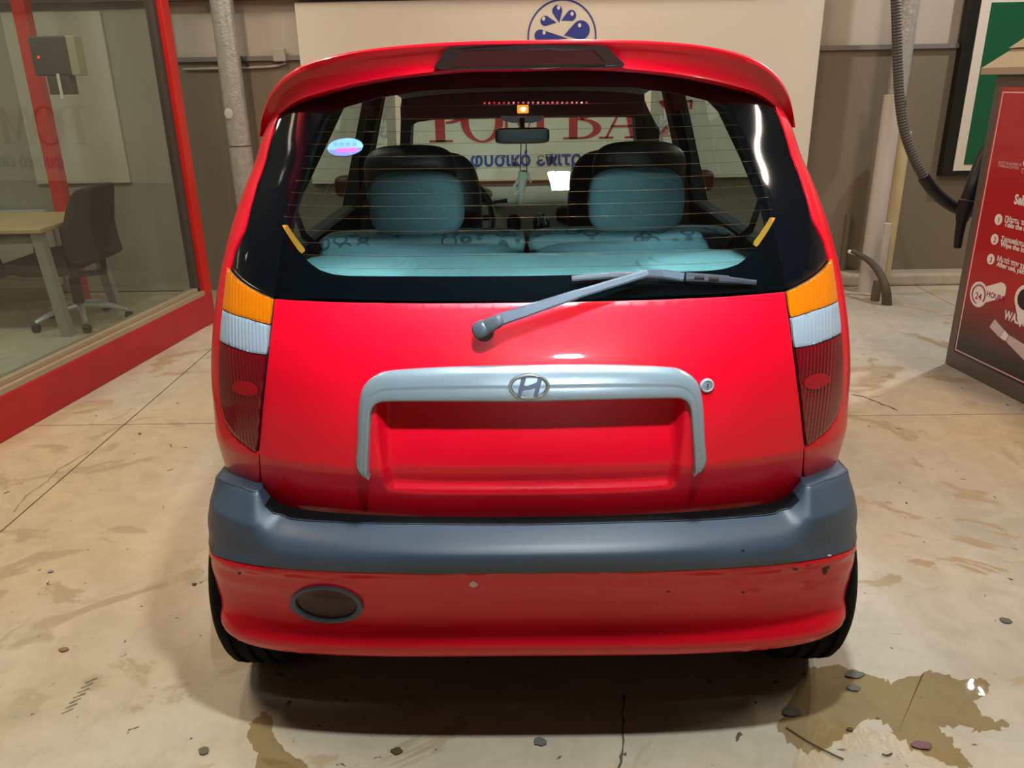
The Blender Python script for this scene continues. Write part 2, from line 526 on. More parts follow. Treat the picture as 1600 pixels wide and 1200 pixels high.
# rear glass with its black border
glass_half = [np.array([0, 1.515])] + [np.array([-.60, 1.505])] + T([(505, 178), (478, 245), (456, 320), (440, 395), (432, 440), (429, 463.5), (560, 468), (700, 470.5), (827, 471)])
glass_half[1] = np.array([glass_half[2][0]*.97, 1.50])
clear_half = T([(827, 136), (740, 137.5), (657, 142), (590, 153), (540, 167), (505, 183), (478, 235), (458, 285), (443, 330), (441, 345), (444, 353), (458, 378), (472, 398), (484, 411), (500, 422), (520, 428.5), (545, 431), (640, 431.5), (827, 431)])
GLASS = panel('rear_glass', TAIL, sym(glass_half), WINGL, CAR, 0.002, 0.004, 0.014, bev=0.0)
FRIT = panel('frit_band', TAIL, sym(glass_half), BLACKG, GLASS, -0.0005, 0.001, 0.014, holes=[sym(clear_half)], bev=0.0)
setp(FRIT, 'black painted border of the rear window')
# heater wires across the clear part
cl = np.array(sym(clear_half))*np.array([US, 1])
for k in range(14):
    y0 = 163 + k*19.6
    zc = TAIL.hit(827, y0)[1]
    phs = np.linspace(-1.1, 1.1, 161)
    ins = inpoly(np.stack([phs*US, zc + 0*phs], 1), cl)
    ph = phs[ins]
    if len(ph) < 4: continue
    ph = np.linspace(ph[0], ph[-1], 40)
    zz = np.full(40, zc)
    P = TAIL.pos(ph, zz) + TAIL.nrm(ph, zz)*(-.0012)
    mb = MB(); mb.tube(P, .00042, 5); mb.build('heater_wire', COPPER, GLASS)
bus = T([(441, 352), (449, 351), (478, 391), (471, 397)])
for o in panel('busbar', TAIL, bus, BUSBAR, GLASS, 0.0005, 0.0006, 0.01, mirror=True, bev=0): setp(o, 'orange strip at the lower corner of the window')
# oval sticker
sc_ = [TAIL.hit(540.5+28*cos(a), 231+14*sin(a)-2*cos(a)) for a in np.linspace(0, 2*pi, 40, endpoint=False)]
ST = panel('sticker', TAIL, sc_, mat('sticker_blue', (118, 172, 210), 0.4), GLASS, 0.0035, 0.0004, 0.01, bev=0)
setp(ST, 'small pale blue oval sticker with a pink stripe')
low = [TAIL.hit(540.5+27.5*cos(a), 231+13.7*sin(a)-2*cos(a)) for a in np.linspace(.22, pi-.22, 24)]
panel('sticker_band', TAIL, low, mat('sticker_violet', (110, 120, 225), 0.4), GLASS, 0.0039, 0.0003, 0.01, bev=0)
pk = T([(527, 233.5), (561, 231.5), (559, 238), (528, 239.5)])
panel('sticker_stripe', TAIL, pk, mat('sticker_pink', (225, 90, 190), 0.4), GLASS, 0.0042, 0.0003, 0.01, bev=0)
for k in range(4):
    x0 = 522+k*10
    g = T([(x0, 224-.05*k), (x0+7, 223.6), (x0+7, 229.2), (x0, 229.6)])
    panel('sticker_print', TAIL, g, mat('sticker_grey', (98, 142, 186), 0.4), GLASS, 0.0040, 0.0003, 0.01, bev=0)

# black quarter trim, red rear corner
sliver = T([(358.5, 416), (364, 395), (380.5, 360), (400, 285), (427, 198)]) + [np.array([TAIL.hit(440, 176)[0], 1.50])]
gl_edge = [np.array([glass_half[1][0]-.004, 1.50])] + shiftp(glass_half[2:8], -.004)
gl_edge[-1] = shiftp([L_in[0]], -.002)[0] + np.array([0, .003])
gl_in = shiftp(gl_edge, .014); gl_in[-1] = gl_edge[-1]
quarter_trim = sliver + gl_in
for o in panel('pillar_trim', TAIL, quarter_trim, BLACKG, CAR, -0.003, 0.01, 0.012, mirror=True): setp(o, 'black gloss panel beside the rear window')
z_top = 1.50
quarter = [np.array([q[0]-.003, q[1]]) for q in sliver[::-1]] + shiftp(L_out[::-1], -.003)[1:] + shiftp([L_in[-1]], .001) + T([(404, 713), (405, 740), (404, 768), (380, 770)])
quarter = [np.array([-pi/2, 1.50])] + [np.array([max(-pi/2+.012, q[0]), q[1]]) for q in quarter] + [np.array([-pi/2, .575])]
for o in panel('quarter_panel', TAIL, quarter, PAINT, CAR, 0.0, 0.015, 0.012, mirror=True): setp(o, 'red bodywork around the tail lamp')

# tail lamps: black housing > amber, clear and red lens
def ribs(P, phi, z):
    a = np.abs(P[:, 0])
    w = 1-sstep(.610, .640, a)
    return w*0.0011*np.sin(a/0.0085*2*pi)
lamp_o = L_in + L_out
hous = panel('tail_lamp', TAIL, lamp_o, BLACKP, CAR, -0.001, 0.02, 0.012, mirror=True)
inn = lambda pts, dx, dz=0: [np.array([q[0]+dx, q[1]+dz]) for q in pts]
amber = T([(357, 419), (427, 467.5), (425, 486), (422, 507), (388, 497), (349.5, 483), (353.5, 445)])
clear = T([(349.5, 484.5), (388, 498.5), (422, 508.5), (420, 530), (416.5, 554), (395, 551), (371, 544), (345.5, 532), (346.5, 510)])
red = T([(345, 533.5), (371, 546), (395, 552.5), (416, 556), (410.5, 612), (403.5, 690), (401, 705), (385, 693.5), (367, 678), (353.5, 657), (347, 632), (344, 582)])
for nm, ol, m, lab in (('amber_lens', amber, AMBER, 'ribbed amber indicator lens'), ('clear_lens', clear, CLEARL, 'ribbed clear reversing lens'), ('red_lens', red, REDL, 'dark red brake lens')):
    for i, o in enumerate(panel(nm, TAIL, ol, m, None, 0.004, 0.006, 0.0042, mirror=True, bev=0.001, ribs=ribs)):
        o.parent = hous[i]; o.location = -wloc(hous[i]); setp(o, lab)
refl = [TAIL.hit(386+19*cos(a)+5*sin(a), 606+12*sin(a)) for a in np.linspace(0, 2*pi, 24, endpoint=False)]
for i, o in enumerate(panel('reflector', TAIL, refl, REDR, None, 0.0056, 0.001, 0.0042, mirror=True, bev=0)):
    o.parent = hous[i]; o.location = -wloc(hous[i]); setp(o, 'bright red reflector in the lens')

# bumper
Bt = lambda pts: tr(BUMP, pts)
seam = Bt([(329, 864), (352, 874), (380, 881), (430, 888), (500, 893), (600, 896.5), (720, 898), (827, 898)])
top = Bt([(827, 818), (660, 817), (520, 814), (452, 809), (428, 801), (413, 788), (404, 766)]) + [np.array([Bt([(374, 758)])[0][0], Bt([(404, 766)])[0][1]+.004])]
grey_half = [np.array([0, top[0][1]])] + top[1:] + [np.array([-1.15, .625]), np.array([-pi/2, .590]), np.array([-pi/2, seam[0][1]])] + seam
GREY = panel('bumper_strip', BUMP, sym(grey_half), GREYP, CAR, 0.0, 0.03, 0.011, bev=0.002)
setp(GREY, 'dark blue-grey plastic bumper strip')
# ledge closing the top of the strip against the body
lt = resample([top[0]*np.array([0, 1])]+list(top[1:])+[np.array([-1.15, .625]), np.array([-1.5, .594])], .01)
lt = np.vstack([lt[::-1], (lt*[-1, 1])[1:]])
LA = BUMP.pos(lt[:, 0], lt[:, 1]-.002)
LB = []
for p in LA:
    W = float(fW_body(p[2])); u = min(abs(p[0])/W, .995); ph = math.copysign(atan2(u, (1-u**2.7)**(1/2.7)), p[0])
    Y = float(TAIL.pos(ph, p[2])[1]) + (-.006 if abs(p[0]) < .598 else .03)
    LB.append((p[0], max(Y, p[1]+.004), p[2]-.002))
LA = [tuple(p) for p in LA]
i0 = next(i for i, p in enumerate(LA) if abs(p[0]) < .585); i1 = len(LA)-1-next(i for i, p in enumerate(LA[::-1]) if abs(p[0]) < .585)
loft('bumper_ledge', [LA[:i0+1], LB[:i0+1]], GREYP, GREY, smooth=False); loft('bumper_ledge', [LA[i1:], LB[i1:]], GREYP, GREY, smooth=False)
setp(loft('gap_shade', [LA[i0:i1+1], LB[i0:i1+1]], RUBBER, GREY, smooth=False), 'black strip standing for the shaded gap between tailgate and bumper strip')  # black strip painted in for the shade of the open gap
arch_c = np.array([.50, .285]); arch_r = .315
low_half = [np.array([q[0], q[1]-.002]) for q in seam[::-1]]
side = []
for zz in np.linspace(low_half[-1][1], .355, 6):
    side.append(np.array([-pi/2, zz]))
def bx(x, z):
    u = abs(x)/float(fW_bump(z)); return np.array([-atan2(u, max(0, 1-u**2.7)**(1/2.7)), z])
def edge(px, py, Y):
    q = atY(px, py, Y); u = min(abs(q[0])/float(fW_bump(q[2])), .9995)
    return np.array([-atan2(u, (1-u**2.8)**(1/2.8)), q[2]])
low_half = low_half + side[:4] + [np.array([-pi/2+.01, .30]), np.array([-1.50, .26])] + [edge(349, 962, .17), edge(346, 974, .16), edge(352, 988, .13), edge(371, 1002, .11), edge(404, 1012, .09), edge(467, 1020, .07), edge(560, 1025, .055), edge(680, 1027, .045), np.array([0, .248])]
LOWB = panel('lower_bumper', BUMP, sym(low_half), PAINT, CAR, -0.001, 0.02, 0.011, bev=0.002)
setp(LOWB, 'red lower bumper apron with scuffs at its right end')
# oval fog lamp in the apron, left only
ov = lambda s, dy=0: [BUMP.hit(511+57*s*cos(a), 944+dy+28*s*sin(a)+4.0*cos(a)*s) for a in np.linspace(0, 2*pi, 48, endpoint=False)]
FOG = panel('fog_lamp_rim', BUMP, ov(1.0), mat('rim_grey', (78, 92, 104), 0.4), CAR, 0.009, 0.014, 0.006, holes=[ov(.85, -2.0)], bev=0.003)
setp(FOG, 'grey oval rim of the rear fog lamp')
setp(panel('fog_lamp_lens', BUMP, ov(.88, -1.5), DREDL, FOG, 0.0006, 0.002, 0.008, bev=0), 'dark red oval lens')
# paint chips
CHIP = mat('bare_chip', (70, 62, 62), 0.8); CHIPW = mat('pale_chip', (215, 190, 190), 0.8)
for (cx, cy, rx, ry, m) in ((1243, 890, 5, 2.0, CHIP), (1263, 884, 4, 1.3, CHIP), (1289, 892, 4, 7, CHIP), (1294, 887, 3.5, 2.5, CHIP), (739, 913, 8, 5, CHIPW), (1161, 926, 3, 1.6, CHIP), (1045, 925, 3, 1.2, CHIP), (374, 896, 3, 2.5, CHIP), (1296, 868, 4, 1.5, CHIPW)):
    ol = [BUMP.hit(cx+rx*cos(a)*random.uniform(.7, 1.2), cy+ry*sin(a)*random.uniform(.7, 1.2)) for a in np.linspace(0, 2*pi, 9, endpoint=False)]
    panel('paint_chip', BUMP, ol, m, LOWB, 0.0002, 0.0008, 0.006, bev=0)
for (cx, cy, rx, ry) in ((1161, 860, 3, 2.5), (975, 820, 1.6, 5), (1222, 801, 3, 1.5)):
    ol = [BUMP.hit(cx+rx*cos(a), cy+ry*sin(a)) for a in np.linspace(0, 2*pi, 9, endpoint=False)]
    panel('scuff', BUMP, ol, BLACKP, GREY, 0.0004, 0.0008, 0.006, bev=0)

# chrome plate surround: matched outer and inner edge, domed between
go = [(577.5, 742), (557.5, 729), (558.5, 690), (560.5, 640), (565, 612), (574, 596), (588, 585.5), (606, 579.5), (660, 574.5), (740, 571), (827, 570)]
gi = [(579, 741), (577.5, 734), (578.5, 700), (581, 652), (583, 640), (587.5, 632), (594, 628), (606, 626), (660, 625.5), (740, 626), (827, 626)]
def outer_to_skin(pts):
    out = []
    for (px, py) in pts:
        d = ray(px, py)
        for Y in np.arange(-.05, .4, .002):
            q = CAM + d*((Y-CAM[1])/d[1])
            u = min(abs(q[0])/float(fW_body(q[2])), .999); ph = math.copysign(atan2(u, (1-u**2.7)**(1/2.7)), q[0])
            if TAIL_FLAT.pos(ph, q[2])[1] < Y: break
        out.append(np.array([ph, q[2]]))
    return np.array(out)
TAIL_FLAT = Skin(fW_body, fY_body, lambda z: .27, 2.7, 0.03)
GO, GI = outer_to_skin(go), outer_to_skin(gi)
GO[-1][0] = 0; GI[-1][0] = 0
def dens(G): return np.vstack([np.linspace(G[i], G[i+1], 7)[:-1] for i in range(len(G)-1)]+[G[-1:]])
def smo(G):
    t = np.linspace(0, len(G)-1, (len(G)-1)*6+1)
    P = [2*G[0]-G[1]]+list(G)+[np.array([-G[-2][0], G[-2][1]])]
    out = []
    for s in t:
        i = min(int(s), len(G)-2); u = s-i; a, b, c, d = P[i:i+4]
        out.append(.5*((2*b)+(-a+c)*u+(2*a-5*b+4*c-d)*u*u+(-a+3*b-3*c+d)*u**3))
    return np.array(out)
SO, SI = smo(GO), smo(GI)
SO = np.vstack([SO, (SO*[-1, 1])[::-1][1:]]); SI = np.vstack([SI, (SI*[-1, 1])[::-1][1:]])
rows = []
for t, h in ((0, -.004), (0, .003), (.04, .0060), (.12, .0095), (.22, .0120), (.35, .0138), (.48, .0150), (.54, .0154), (.57, .0146), (.62, .0152), (.78, .0164), (.90, .0160), (.97, .013), (1.0, .008), (1.0, -.018)):
    Q = SO*(1-t)+SI*t
    rows.append(TAIL_FLAT.pos(Q[:, 0], Q[:, 1]) + TAIL_FLAT.nrm(Q[:, 0], Q[:, 1])*h)
GARN = loft('plate_surround', rows, CHROME, CAR)
GARN.data.set_sharp_from_angle(angle=radians(70))
setp(GARN, 'satin chrome trim arching over the number plate recess')
# emblem: oval ring and a slanted letter shape
def garn_pt(px, py, h):
    q = outer_to_skin([(px, py)])[0]
    return TAIL_FLAT.pos(q[0], q[1])+TAIL_FLAT.nrm(q[0], q[1])*h
ec = (826.5, 600.5)
mb = MB()
ringpts = [garn_pt(ec[0]+30*cos(a), ec[1]+17.5*sin(a)-.012*30*cos(a), .0165) for a in np.linspace(0, 2*pi, 49)]
mb.tube(ringpts, .0028, 8, cap=False)
EMB = mb.build('emblem_ring', mat('emblem_silver', (176, 182, 180), .2, .8), GARN, True)
mb = MB(); mb.tube([garn_pt(ec[0]+27*cos(a), ec[1]+14.8*sin(a)-.012*27*cos(a), .0155) for a in np.linspace(0, 2*pi, 49)], .0012, 6, cap=False); mb.build('emblem_groove', mat('groove_dark', (66, 76, 80), .5), GARN, True)
hx = [[(-19, 14.5), (-13, 14.5), (-4.5, -13.5), (-12, -13.5)], [(6.5, 14.5), (13, 14.5), (21, -13.5), (13.5, -13.5)], [(-14, 7), (-11, -2), (-2, -1), (10, -6), (15, -8), (12, 1.5), (2, 4), (-6, 4.5)]]
mb = MB()
for poly in hx:
    pts = [garn_pt(ec[0]+a*1.0, ec[1]+b-.012*a, .0205) for a, b in poly]
    mb.prism(pts, (0, .008, -.002))
mb.build('emblem_letter', mat('emblem_blue_grey', (104, 112, 134), .25, .6), GARN)
# lock
lk = TAIL.hit(1104.5, 602); lp = TAIL.pos(lk[0], lk[1]); ln = Vector(TAIL.nrm(lk[0], lk[1]))
Rl = Vector((0, -1, 0)).rotation_difference(ln).to_matrix()
mb = MB(); mb.lathe([(.0145, .004), (.0145, -.003), (.0125, -.006), (.0105, -.006), (.009, -.003), (.0088, -.003)], lp, 'y', 28, Rl)
LOCK = mb.build('tailgate_lock', CHROME2, CAR, True)
mb = MB(); mb.lathe([(.0086, 0), (.0086, -.0036), (.007, -.0045), (.001, -.0045)], lp, 'y', 24, Rl)
mb.build('lock_barrel', CHROME, LOCK, True)
mb = MB(); mb.box(Vector(lp)+Rl @ Vector((0, -.0048, 0)), (.002, .001, .009), 0, Rl)
mb.build('key_slot', BLACKP, LOCK)

# rear wiper: pivot cap, arm, blade
def onskin(px, py, h):
    q = outer_to_skin([(px, py)])[0]
    return Vector(TAIL_FLAT.pos(q[0], q[1])+TAIL_FLAT.nrm(q[0], q[1])*h)
pv = onskin(758, 519, .012)
nrm0 = Vector(TAIL_FLAT.nrm(*outer_to_skin([(758, 519)])[0]))
mb = MB()
Rw = Vector((0, -1, 0)).rotation_difference(nrm0).to_matrix()
mb.lathe([(.018, .014), (.0185, -.010), (.016, -.018), (.010, -.022), (.002, -.023)], pv, 'y', 24, Rw)
WP = mb.build('rear_wiper', BLACKP, CAR, True); setp(WP, 'grey rear wiper with black pivot cap')
def bar(mbx, a, b, w0, w1, t):
    a, b = Vector(a), Vector(b); d = (b-a).normalized(); n = nrm0; s_ = d.cross(n).normalized()
    q = [a+s_*w0, a-s_*w0, b-s_*w1, b+s_*w1]
    mbx.add([p+n*t for p in q]+[p+n*t*.55+s_*(.003 if i in (0, 3) else -.003) for i, p in enumerate(q)]+[p-n*t*.6+s_*(.003 if i in (0, 3) else -.003) for i, p in enumerate(q)],
            [(0, 1, 2, 3), (0, 4, 5, 1), (1, 5, 6, 2), (2, 6, 7, 3), (3, 7, 4, 0), (4, 8, 9, 5), (5, 9, 10, 6), (6, 10, 11, 7), (7, 11, 8, 4), (11, 10, 9, 8)])
a0, a1 = onskin(764, 511, .040), onskin(783, 502, .043)
a2, a3, a4, a5 = onskin(899, 465, .045), onskin(1006, 432.5, .038), onskin(1030, 432, .028), onskin(1062, 437, .026)
HEADG = mat('wiper_head', (58, 64, 70), .4)
c0_ = onskin(754, 515, .030); d0 = (Vector(a1)-c0_); L0 = d0.length; d0.normalize(); s0_ = d0.cross(nrm0).normalized(); n0_ = s0_.cross(d0)
mb = MB(); mb.sq(c0_.lerp(Vector(a1), .38), (L0*.78, .0145, .013), .6, .7, Matrix((d0, s0_, n0_)).transposed(), nu=14)
mb.sq(c0_, (.0185, .0175, .016), .7, .8, Matrix((d0, s0_, n0_)).transposed(), nu=14); mb.build('arm_head', HEADG, WP, True)
mb = MB(); bar(mb, a1, a2, .0092, .0062, .006)
bar(mb, a2, a3, .0052, .0042, .0045); bar(mb, a3, a4, .0048, .0048, .004); bar(mb, a4, a5, .005, .005, .004)
mb.build('wiper_arm', WIPG, WP)
mb = MB()
def bl(p, h): return onskin(p[0], p[1], h)
bar(mb, bl((948, 433), .018), bl((1004, 434), .024), .0032, .0050, .004)
bar(mb, bl((1004, 434), .024), bl((1062, 437), .024), .0030, .0035, .004)
bar(mb, bl((1066, 436), .024), bl((1132, 439.5), .019), .0052, .0042, .004)
bar(mb, bl((893, 436.5), .009), bl((950, 433.5), .018), .0022, .0028, .003)
bar(mb, bl((1130, 439.5), .018), bl((1178, 443), .009), .0030, .0018, .003)
mb.build('wiper_blade', mat('blade_grey', (40, 46, 54), 0.5), WP)
for i in range(2):
    mb = MB(); bar(mb, bl((1078+i*22, 437+i*1.2), .0235), bl((1094+i*22, 437.8+i*1.2), .0225), .0014, .0014, .0055); mb.build('blade_slot', BLACKP, WP)
mb = MB(); bar(mb, bl((974, 434), .0225), bl((990, 434), .0245), .0012, .0012, .0055)
mb.build('blade_slot', BLACKP, WP)
mb = MB()
bar(mb, bl((896, 438), .004), bl((1176, 445), .004), .003, .003, .004)
mb.build('wiper_rubber', RUBBER, WP)

# roof spoiler
so = [(404, 213), (404.5, 200), (407, 182), (413, 160), (425, 138), (447, 115.5), (480, 98), (540, 82), (620, 71.5), (720, 65), (827, 62.5)]
si = [(411, 214), (417, 206), (424, 196), (434, 183), (448, 170), (468, 158), (500, 147), (555, 132.5), (630, 119.5), (725, 110.5), (827, 108.5)]
def spY(x): return .165 + .24*abs(x/.57)**2.6
def arc(tr_, dy):
    out = []
    for (px, py) in tr_:
        Y = .2
        for _ in range(12): Y = spY(atY(px, py, Y)[0]) + dy
        q = atY(px, py, Y)
        out.append(q)
    return out
def full(A):
    S = spline(A, 60); S[-1][0] = 0
    S = S.copy(); S[:, 0] -= np.linspace(0, 1, 60)*0
    return np.vstack([S, (S*np.array([-1, 1, 1]))[::-1][1:]])
A_out, A_in = full(arc(so, 0)), full(arc(si, .022))
up = np.array([0, 0, 1.0])
cz = lambda A: np.array([0, .3, 1.15])
def toC(A, k):   # direction from the arch towards its inside, in the XZ plane
    d = np.array([0, 0, 1.25])-A; d[:, 1] = 0; d /= np.linalg.norm(d, axis=1, keepdims=True)
    return A + d*k
yv = lambda A, d: A+np.array([0, d, 0])
mixA = lambda t: A_out*(1-t)+A_in*t
Ytop = lambda A: np.stack([A[:, 0], np.full(len(A), .62), A[:, 2]], 1)
rows = [Ytop(toC(A_out, .012)), yv(toC(A_out, .002), .16), yv(toC(A_out, -.002), .07), yv(toC(A_out, -.001), .025), yv(toC(A_out, .001), .008), toC(A_out, .0055),
        yv(mixA(.18), -.001), yv(mixA(.32), .003), yv(mixA(.6), .010), yv(mixA(.85), .006), mixA(.96), yv(mixA(1.02), .006), yv(mixA(1.06), .03), yv(mixA(1.0), .14)]
SPO = loft('roof_spoiler', rows, PAINT, CAR); setp(SPO, 'red roof spoiler over the rear window')
# high brake lamp set in the spoiler face
bo = [(702, 73), (760, 70.5), (827, 69.5), (894, 69.5), (944, 71), (952, 76), (977, 101), (970, 105.5), (900, 107), (827, 107.5), (752, 108.5), (688, 109), (678, 105), (694, 79)]
def facepts(pl, dy):
    o = []
    for (px, py) in pl:
        Y = .18
        for _ in range(10):
            q = atY(px, py, Y); t = np.clip((py-66)/44, 0, 1); Y = spY(q[0]) + .018*t + dy
        o.append(atY(px, py, Y))
    return o
mb = MB(); mb.prism(facepts(bo, -.004), (0, .05, 0)); HB = mb.build('brake_lamp', mat('brake_housing', (40, 22, 28), 0.3, coat=0.5), SPO)
setp(HB, 'dark high-level brake lamp')
bi = [(722, 81), (827, 78), (926, 79), (946, 99), (827, 102), (705, 104)]
mb = MB(); mb.prism(facepts(bi, -.006), (0, .01, 0)); mb.build('brake_lens', mat('brake_red', (58, 8, 18), 0.3, coat=0.3), SPO)
# ------------------------------------------------------------------ rest of the car body
WHX = 0.686; WR = 0.275; AX_R, AX_F = 0.425, 2.80
yb = lambda z: float(fY_body(z - .03*float(fW_body(z))**2))+.27
taper = pchip([0, .5, 1.5, 2.3, 2.9, 3.3, 3.5], [1, 1.0, 1.005, 1.0, .96, .86, .72])
ztop_belt = pchip([.2, 1.0, 2.3, 2.75, 3.2, 3.5], [1.03, 1.0, .97, .94, .86, .72])
for sx in (-1, 1):
    nz = 26; ys = np.linspace(0, 3.1, 94)
    vs = []; fs = []; idx = {}
    for i, y in enumerate(ys):
        for j in range(nz):
            f = j/(nz-1)
            z0 = .235; zt = float(ztop_belt(y+.4))
            z = z0+(zt-z0)*f
            Y = yb(max(.50, min(z, 1.5))) + y
            zz = z
            w = float(fW_body(max(z, .5)))*float(taper(y)) - .055*max(0, (.45-z)/.2)**1.5
            idx[i, j] = len(vs); vs.append((sx*w, Y, zz))
    for i in range(len(ys)-1):
        for j in range(nz-1):
            q = [idx[i, j], idx[i+1, j], idx[i+1, j+1], idx[i, j+1]]
            c = np.mean([vs[k] for k in q], 0)
            if min(np.hypot(c[1]-AX_R, c[2]-.285), np.hypot(c[1]-AX_F, c[2]-.285)) < .315: continue
            fs.append(q if sx == 1 else q[::-1])
    o = mesh('body_side', vs, fs, PAINT, CAR, True)
    md = o.modifiers.new('s', 'SOLIDIFY'); md.thickness = .02; md.offset = -1
    # window pillars, glass and inner trims
    def wx(z, Y): return sx*(float(fW_body(z))-.008)*(1.0 if Y < 2.2 else 1-.05*(Y-2.2))
    def pil(name, pts, m, tx=.03):
        mb = MB(); P = [(wx(z, Y), Y, z) for (Y, z) in pts]
        mb.prism(P, (-sx*tx, 0, 0)); return mb.build(name, m, CAR)
    pil('rear_pillar', [(.40, 1.0), (.62, 1.0), (.66, 1.12), (.78, 1.26), (.90, 1.375), (1.05, 1.42), (1.05, 1.50), (.60, 1.50), (.50, 1.30)], INTD, .05)
    pil('door_pillar', [(1.58, .98), (1.82, .98), (1.74, 1.42), (1.74, 1.50), (1.55, 1.50), (1.55, 1.42)], INTD, .05)
    pil('window_rail', [(.60, 1.42), (2.30, 1.42), (2.22, 1.50), (.55, 1.50)], INTD, .05)
    pil('front_pillar', [(2.26, 1.50), (2.98, .96), (3.08, .96), (2.34, 1.50)], INTD, .05)
    mb = MB(); P = [(wx(z, Y)+sx*.0, Y, z) for (Y, z) in [(.62, 1.0), (1.6, 1.0), (1.56, 1.42), (.80, 1.42)]]
    mb.add(P, [(0, 1, 2, 3)]); mb.build('side_glass', WINGL, CAR)
    mb = MB(); P = [(wx(z, Y), Y, z) for (Y, z) in [(1.8, 1.0), (2.95, .98), (2.30, 1.42), (1.73, 1.42)]]
    mb.add(P, [(0, 1, 2, 3)]); mb.build('side_glass', WINGL, CAR)
    # seat belt strap at the door pillar, and door card
    mb = MB(); mb.tube([(sx*.55, 1.55, 1.36), (sx*.60, 1.58, 1.2), (sx*.62, 1.60, .9)], .022, 8, flat=.15); mb.build('seat_belt', INTD, CAR)
    mb = MB(); mb.tube([(sx*.60, .56, 1.29), (sx*.59, .60, 1.2), (sx*.57, .62, 1.10), (sx*.53, .63, 1.06)], .020, 8, flat=.2); mb.build('seat_belt', INTG, CAR)
    mb = MB(); mb.box((sx*.655, 1.6, .99), (.075, 2.6, .10), .02); mb.build('belt_trim', INTD, CAR)
    mb = MB(); mb.box((sx*.64, 1.7, .70), (.05, 2.3, .58), .02); mb.build('door_card', INTD, CAR)
    mb = MB(); mb.sq((sx*.80, 2.38, 1.02), (.075, .05, .05), .5, .6); mb.build('door_mirror', mat('mirror_shell', (70, 10, 18), .4), CAR, True)
# roof, lining, windscreen, bonnet, nose, floor pan
rows = []
for (Y, z, w) in [(.58, 1.505, .50), (.75, 1.518, .53), (1.2, 1.532, .545), (1.8, 1.530, .545), (2.2, 1.512, .53), (2.38, 1.49, .51)]:
    rows.append([(w*sin(a)*(1.0 if abs(a) < 1.2 else 1.0), Y, z - .05*(1-cos(a*1.1))) for a in np.linspace(-1.35, 1.35, 25)])
loft('roof', rows, PAINT, CAR, thick=.012)
rows = [[(x, Y, z - .02*abs(x/.5)**3) for x in np.linspace(-.52, .52, 11)] for (Y, z) in [(.40, 1.455), (.55, 1.468), (1.2, 1.48), (1.8, 1.475), (2.25, 1.43)]]
LIN = loft('roof_lining', rows, LINING, CAR, thick=.012)
# windscreen with painted top band
mb = MB(); mb.add([(-.58, 2.98, .97), (.58, 2.98, .97), (.50, 2.30, 1.47), (-.50, 2.30, 1.47)], [(0, 1, 2, 3)]); WS = mb.build('windscreen', WINGL, CAR)
def wsp(px, py):
    P0 = np.array([0, 2.97, .97]); n = np.array([0, .5, .68]); return atP(px, py, P0, n)
def ws_ring():
    hole = [(631, 230), (632, 213), (638, 200), (652, 191), (680, 187), (820, 184.5), (960, 183), (1005, 184), (1024, 192), (1034, 206), (1040, 240)]
    H = [wsp(*p) for p in hole]
    H += [np.array([.50, 2.93, 1.0]), np.array([-.50, 2.93, 1.0])]
    O = []
    for h in H:
        d = np.array([h[0], h[1], h[2]])
        O.append(d)
    out = [(-.60, 2.96, .985), (-.585, 2.60, 1.245), (-.56, 2.45, 1.36), (-.54, 2.40, 1.39), (-.50, 2.30, 1.47), (0, 2.29, 1.475), (.50, 2.30, 1.47), (.54, 2.40, 1.39), (.56, 2.45, 1.36), (.585, 2.60, 1.245), (.60, 2.96, .985)]
    return H, out
H, Oo = ws_ring()
mb = MB(); n = 11
vs = [tuple(h) for h in H[:11]]+[tuple(o) for o in Oo]
mb.add(vs, [(i, i+1, n+i+1, n+i) for i in range(n-1)])
o = mb.build('windscreen_surround', INTD, CAR)
md = o.modifiers.new('s', 'SOLIDIFY'); md.thickness = .02
rows = [[(x, Y, z - .05*abs(x/w)**4) for x in np.linspace(-w, w, 15)] for (Y, z, w) in [(2.99, .905, .66), (3.1, .875, .655), (3.3, .81, .62), (3.45, .72, .55)]]
loft('bonnet', rows, PAINT, CAR, thick=.01)
rows = [[(x, Y - .12*abs(x/w)**3, z) for x in np.linspace(-w, w, 15)] for (Y, z, w) in [(3.46, .74, .56), (3.53, .6, .62), (3.55, .45, .66), (3.50, .22, .64)]]
loft('front_bumper', rows, PAINT, CAR, thick=.02)
mb = MB(); mb.box((0, 1.85, .27), (1.12, 3.2, .06), .01); mb.box((0, .62, .36), (1.0, .75, .20), .03); mb.box((0, .30, .29), (1.16, .30, .07), .01); mb.build('floor_pan', UNDER, CAR)
mb = MB(); mb.box((0, .42, .64), (1.22, .03, .70)); mb.build('boot_lining', INTD, CAR)
mb = MB(); mb.tube([(-.62, AX_R, .27), (.62, AX_R, .27)], .035, 10); mb.build('rear_axle', UNDER, CAR)
for sx in (-1, 1):
    mb = MB(); mb.box((sx*.47, .52, .42), (.02, .56, .30)); mb.box((sx*.57, .52, .565), (.20, .50, .02)); mb.build('wheel_housing', UNDER, CAR)
